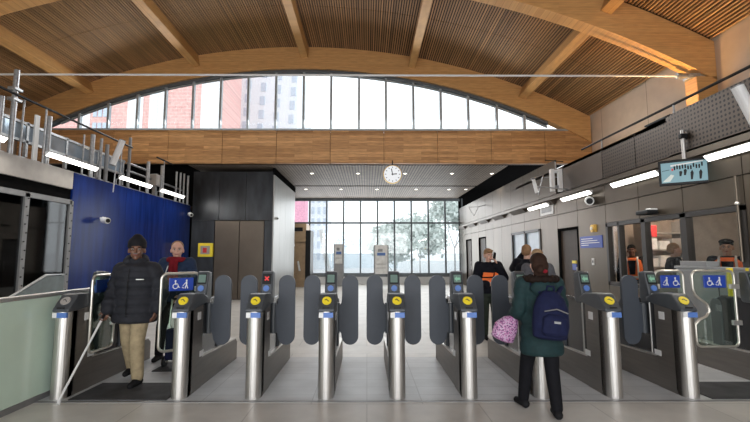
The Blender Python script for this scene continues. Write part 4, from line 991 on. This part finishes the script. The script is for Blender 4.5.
B().tube([(-.06, -.165, 1.38), (-.10, -.175, 1.25), (-.10, -.175, 1.12)], .008, 6).build('lanyard', 'white', t)
t = empty('wheeled_trolley', (-2.72, 6.35, 0))
for s in (-1, 1):
    B().tube([(s*.14, 0, .12), (s*.15, .05, .6), (s*.15, .12, .95)], .014).build('side_tube', 'tube', t)
    B().cyl((s*.17-.015, 0, .08), (s*.17+.015, 0, .08), .08, n=18).build('wheel', 'black', t)
B().cyl((-.15, .12, .95), (.15, .12, .95), .016).build('push_bar', 'black', t); B().cyl((-.16, 0, .08), (.16, 0, .08), .01).build('axle', 'steel', t)
B().box(-.13, .13, -.12, .03, .12, .55).build('bag', 'navy', t, bevel=.03)
for s in (-1, 1): B().tube([(s*.14, 0, .15), (-s*.14, .06, .6)], .01).build('cross_bar', 'white', t)
tag(t, 'small wheeled trolley with silver frame pushed by the man in the red scarf', 'trolley')

# --- woman in teal coat, back to the viewer
WL = (1.785, 4.50, .0)
t, j, HM, H3 = person('', WL, PI, dict(sa=(-.19, 0, 1.40), sb=(.19, 0, 1.40), ea=(-.235, .02, 1.12), wa=(-.20, -.16, .95), eb=(.25, .03, 1.12), wb=(.26, -.14, 1.02), ka=(-.09, .03, .48), aa=(-.09, .12, .09), kb=(.11, -.18, .49), ab=(.14, -.24, .09)), 'skin', 1.59,
        hyaw=0, trousers='denim_black', feet={'a': (-.15, -1, 0), 'b': (.2, -1, 0)}, hands={'b': ((0, -.5, -.8), (-1, 0, 0), .9, -1)})
tag(t, 'person seen from behind in a long teal padded coat walking through the gates', 'person')
top_layer(t, j, 'teal_coat', 'teal', .635, .030, .16, .98, .03, 1.0, .012)
b = B()
for a in range(16):
    an = a*2*PI/16; rr_ = random.uniform(.038, .05); b.sph((.17*math.cos(an), .03+.12*math.sin(an), 1.46), rr_)
remesh(b, 'fur_collar', 'fur', .011, t, 1)
b = B(); b.sph((0, .11, 1.36), (.15, .075, .10)); remesh(b, 'hood', 'teal', .012, t, 1)
hair_cap(t, HM, H3, 'hair_brown', 'hair', [((0, .022, .055), (.088, .105, .092)), ((0, .06, .0), (.092, .075, .095)), ((0, .08, -.08), (.08, .055, .08)), ((.02, .12, -.04), (.045, .05, .05))])
b = B(); b.sph(HM @ Vector((-.02, .15, -.06)), (.03, .02, .022)); b.build('hair_tie', 'red_scarf', t, smooth=True)
# backpack
bp = empty('backpack', (1.80, 4.285, 1.015)); bp.scale = (1.03,)*3; bp.rotation_euler = (math.radians(-4), math.radians(6), 0)
b = B(); b.loft([(0, 0, -.24, .11, .05), (0, 0, -.22, .16, .09), (0, -.01, -.10, .175, .11), (0, 0, .05, .165, .10), (0, .01, .15, .13, .08), (0, .02, .215, .07, .05)], 20); remesh(b, 'main_bag', 'navy', .01, bp, 3)
b = B(); b.loft([(0, -.10, -.20, .09, .03), (0, -.11, -.17, .12, .045), (0, -.11, -.04, .115, .045), (0, -.10, .0, .07, .03)], 18); remesh(b, 'front_pocket', 'navy', .009, bp, 2)
B().tube([(-.04, .03, .2), (-.03, .02, .26), (.03, .02, .26), (.04, .03, .2)], .010).build('handle', 'navy', bp)
for s in (-1, 1): B().tube([(s*.08, .05, .19), (s*.15, .12, .26), (s*.17, .22, .27)], .022, 8).build('strap', 'navy', bp)
B().box(-.03, .03, -.158, -.152, -.08, -.06).build('logo_patch', 'frame_grey', bp)
B().tube([(-.11, -.125, .02), (0, -.135, .05), (.11, -.125, .02)], .006, 6).build('zip', 'frame_grey', bp)
tag(bp, 'navy blue backpack on the back of the woman in the teal coat', 'backpack')
hb = empty('sequin_bag', (1.44, 4.56, .83)); b = B(); b.loft([(0, 0, -.13, .07, .04), (0, 0, -.11, .12, .06), (.0, 0, .02, .125, .065), (.02, 0, .11, .08, .05), (.04, 0, .15, .03, .03)], 18); remesh(b, 'pouch', 'sequin', .01, hb, 2)
hb.rotation_euler = (0, math.radians(22), 0)
B().tube([(.04, 0, .13), (.06, 0, .19), (.09, -.02, .17)], .008).build('strap', 'sequin', hb)
tag(hb, 'pink and white sequinned bag hanging from the arm of the woman in teal', 'bag')

# --- young person on the phone
t, j, HM, H3 = person('', (2.36, 8.4, 0), 0, dict(eb=(.28, -.08, 1.18), wb=(.13, -.13, 1.42), ea=(-.26, -.05, 1.14), wa=(-.10, -.22, 1.06)), 'skin', 1.70, hyaw=.15, hpitch=.12, trousers='olive',
        hands={'b': ((-.25, .15, .9), (-1, -.1, -.2), .45, 1), 'a': ((1, -.2, .2), (0, 1, 0), .3, 1)})
tag(t, 'person in a dark hooded top with an orange print, holding a phone to the ear', 'person')
top_layer(t, j, 'hooded_top', 'hoodie', .88, .035, 0, 1.0, 0, 1.0, .012)
hair_cap(t, HM, H3, 'hair_fair', 'hair', SHORT+[((0, -.05, .10), (.07, .05, .035))])
b = B()
for q in ([(-.19, 1.12), (-.02, 1.10), (.13, 1.13), (.12, 1.18), (-.18, 1.18)], [(-.17, 1.20), (.02, 1.21), (.04, 1.28), (-.15, 1.29)], [(.055, 1.21), (.13, 1.20), (.12, 1.27), (.07, 1.29)]):
    b.prism(q, -.215, -.165, 'Y')
b.build('printed_logo', 'orange', t, bevel=.006)
ph = B().box(-.012, .012, -.035, .035, -.07, .07).build('mobile_phone', 'black', bevel=.004); ph.location = (2.36+.105, 8.4-.06, 1.58); ph.rotation_euler = (.25, 0, .2)
tag(ph, 'black mobile phone at the ear of the person with the orange print', 'phone')

# --- two people beyond the woman
t, j, HM, H3 = person('', (3.0, 8.1, 0), PI*.75, dict(eb=(.34, -.16, 1.30), wb=(.13, -.16, 1.56)), 'skin', 1.77, hyaw=0, trousers='denim_black', hands={'b': ((-.6, .1, .6), (-.3, .9, 0), .3, 1)})
tag(t, 'person with short brown hair in a black jacket, one hand raised to the face', 'person')
top_layer(t, j, 'black_jacket', 'hoodie', .84, .035, 0, 1.05, 0, 1.0, .013); hair_cap(t, HM, H3, 'hair_fair', 'hair', SHORT)
t, j, HM, H3 = person('', (2.86, 7.25, 0), PI, {}, 'skin', 1.68, trousers='denim_black')
tag(t, 'person with blond hair and grey coat seen from behind, beyond the teal coat', 'person')
top_layer(t, j, 'grey_coat', 'grey_coat', .70, .035, 0, 1.05, .03, 1.0, .013, collar=.14); hair_cap(t, HM, H3, 'hair_blond', 'hair', [((0, .022, .055), (.088, .105, .090)), ((0, .05, -.02), (.086, .07, .09))])

# --- staff behind the office window
def staff(x, y, rz, lb, skin, hair, vest, h=1.74, cap_=False):
    t, j, HM, H3 = person('', (x, y, 0), rz, {}, skin, h, trousers='denim_black'); tag(t, lb, 'person')
    top_layer(t, j, 'dark_shirt', 'hoodie', .85, .022, 0, 1.02, 0, 1.0, .014)
    if vest:
        b = B(); b.loft([(0, 0, .86, .205, .155), (0, 0, 1.1, .20, .148), (0, 0, 1.30, .215, .15), (0, 0, 1.40, .20, .14), (0, 0, 1.46, .12, .10)], 22); v = remesh(b, 'safety_vest', 'orange', .013, t, 1)
        B().loft([(0, 0, 1.02, .208, .156), (0, 0, 1.07, .208, .156)], 22).build('reflective_band', 'silver_tape', v)
        for s in (-1, 1): B().tube([(s*.11, -.158, 1.03), (s*.11, -.16, 1.25), (s*.10, -.13, 1.42), (s*.10, .0, 1.475)], .018, 6).build('reflective_band', 'silver_tape', v)
        B().prism([(-.05, 1.10), (.05, 1.10), (.075, 1.40), (-.075, 1.40)], -.170, -.13, 'Y').build('vest_opening', 'hoodie', v)
    hair_cap(t, HM, H3, hair, 'hair', SHORT+([((0, .0, .10), (.094, .115, .045))] if cap_ else []))
    return t
staff(6.12, 9.95, -.6, 'staff member in an orange safety vest in the left pane of the office window', 'skin_dark', 'hair_black', True, 1.82)
staff(6.0, 8.42, 1.2, 'staff member in black at the middle pane of the office window', 'skin_tan', 'hair_fair', False, 1.81)
staff(6.0, 7.16, -.75, 'staff member in orange vest and dark cap at the right of the office window', 'skin_tan', 'hair_black', True, 1.84, True)
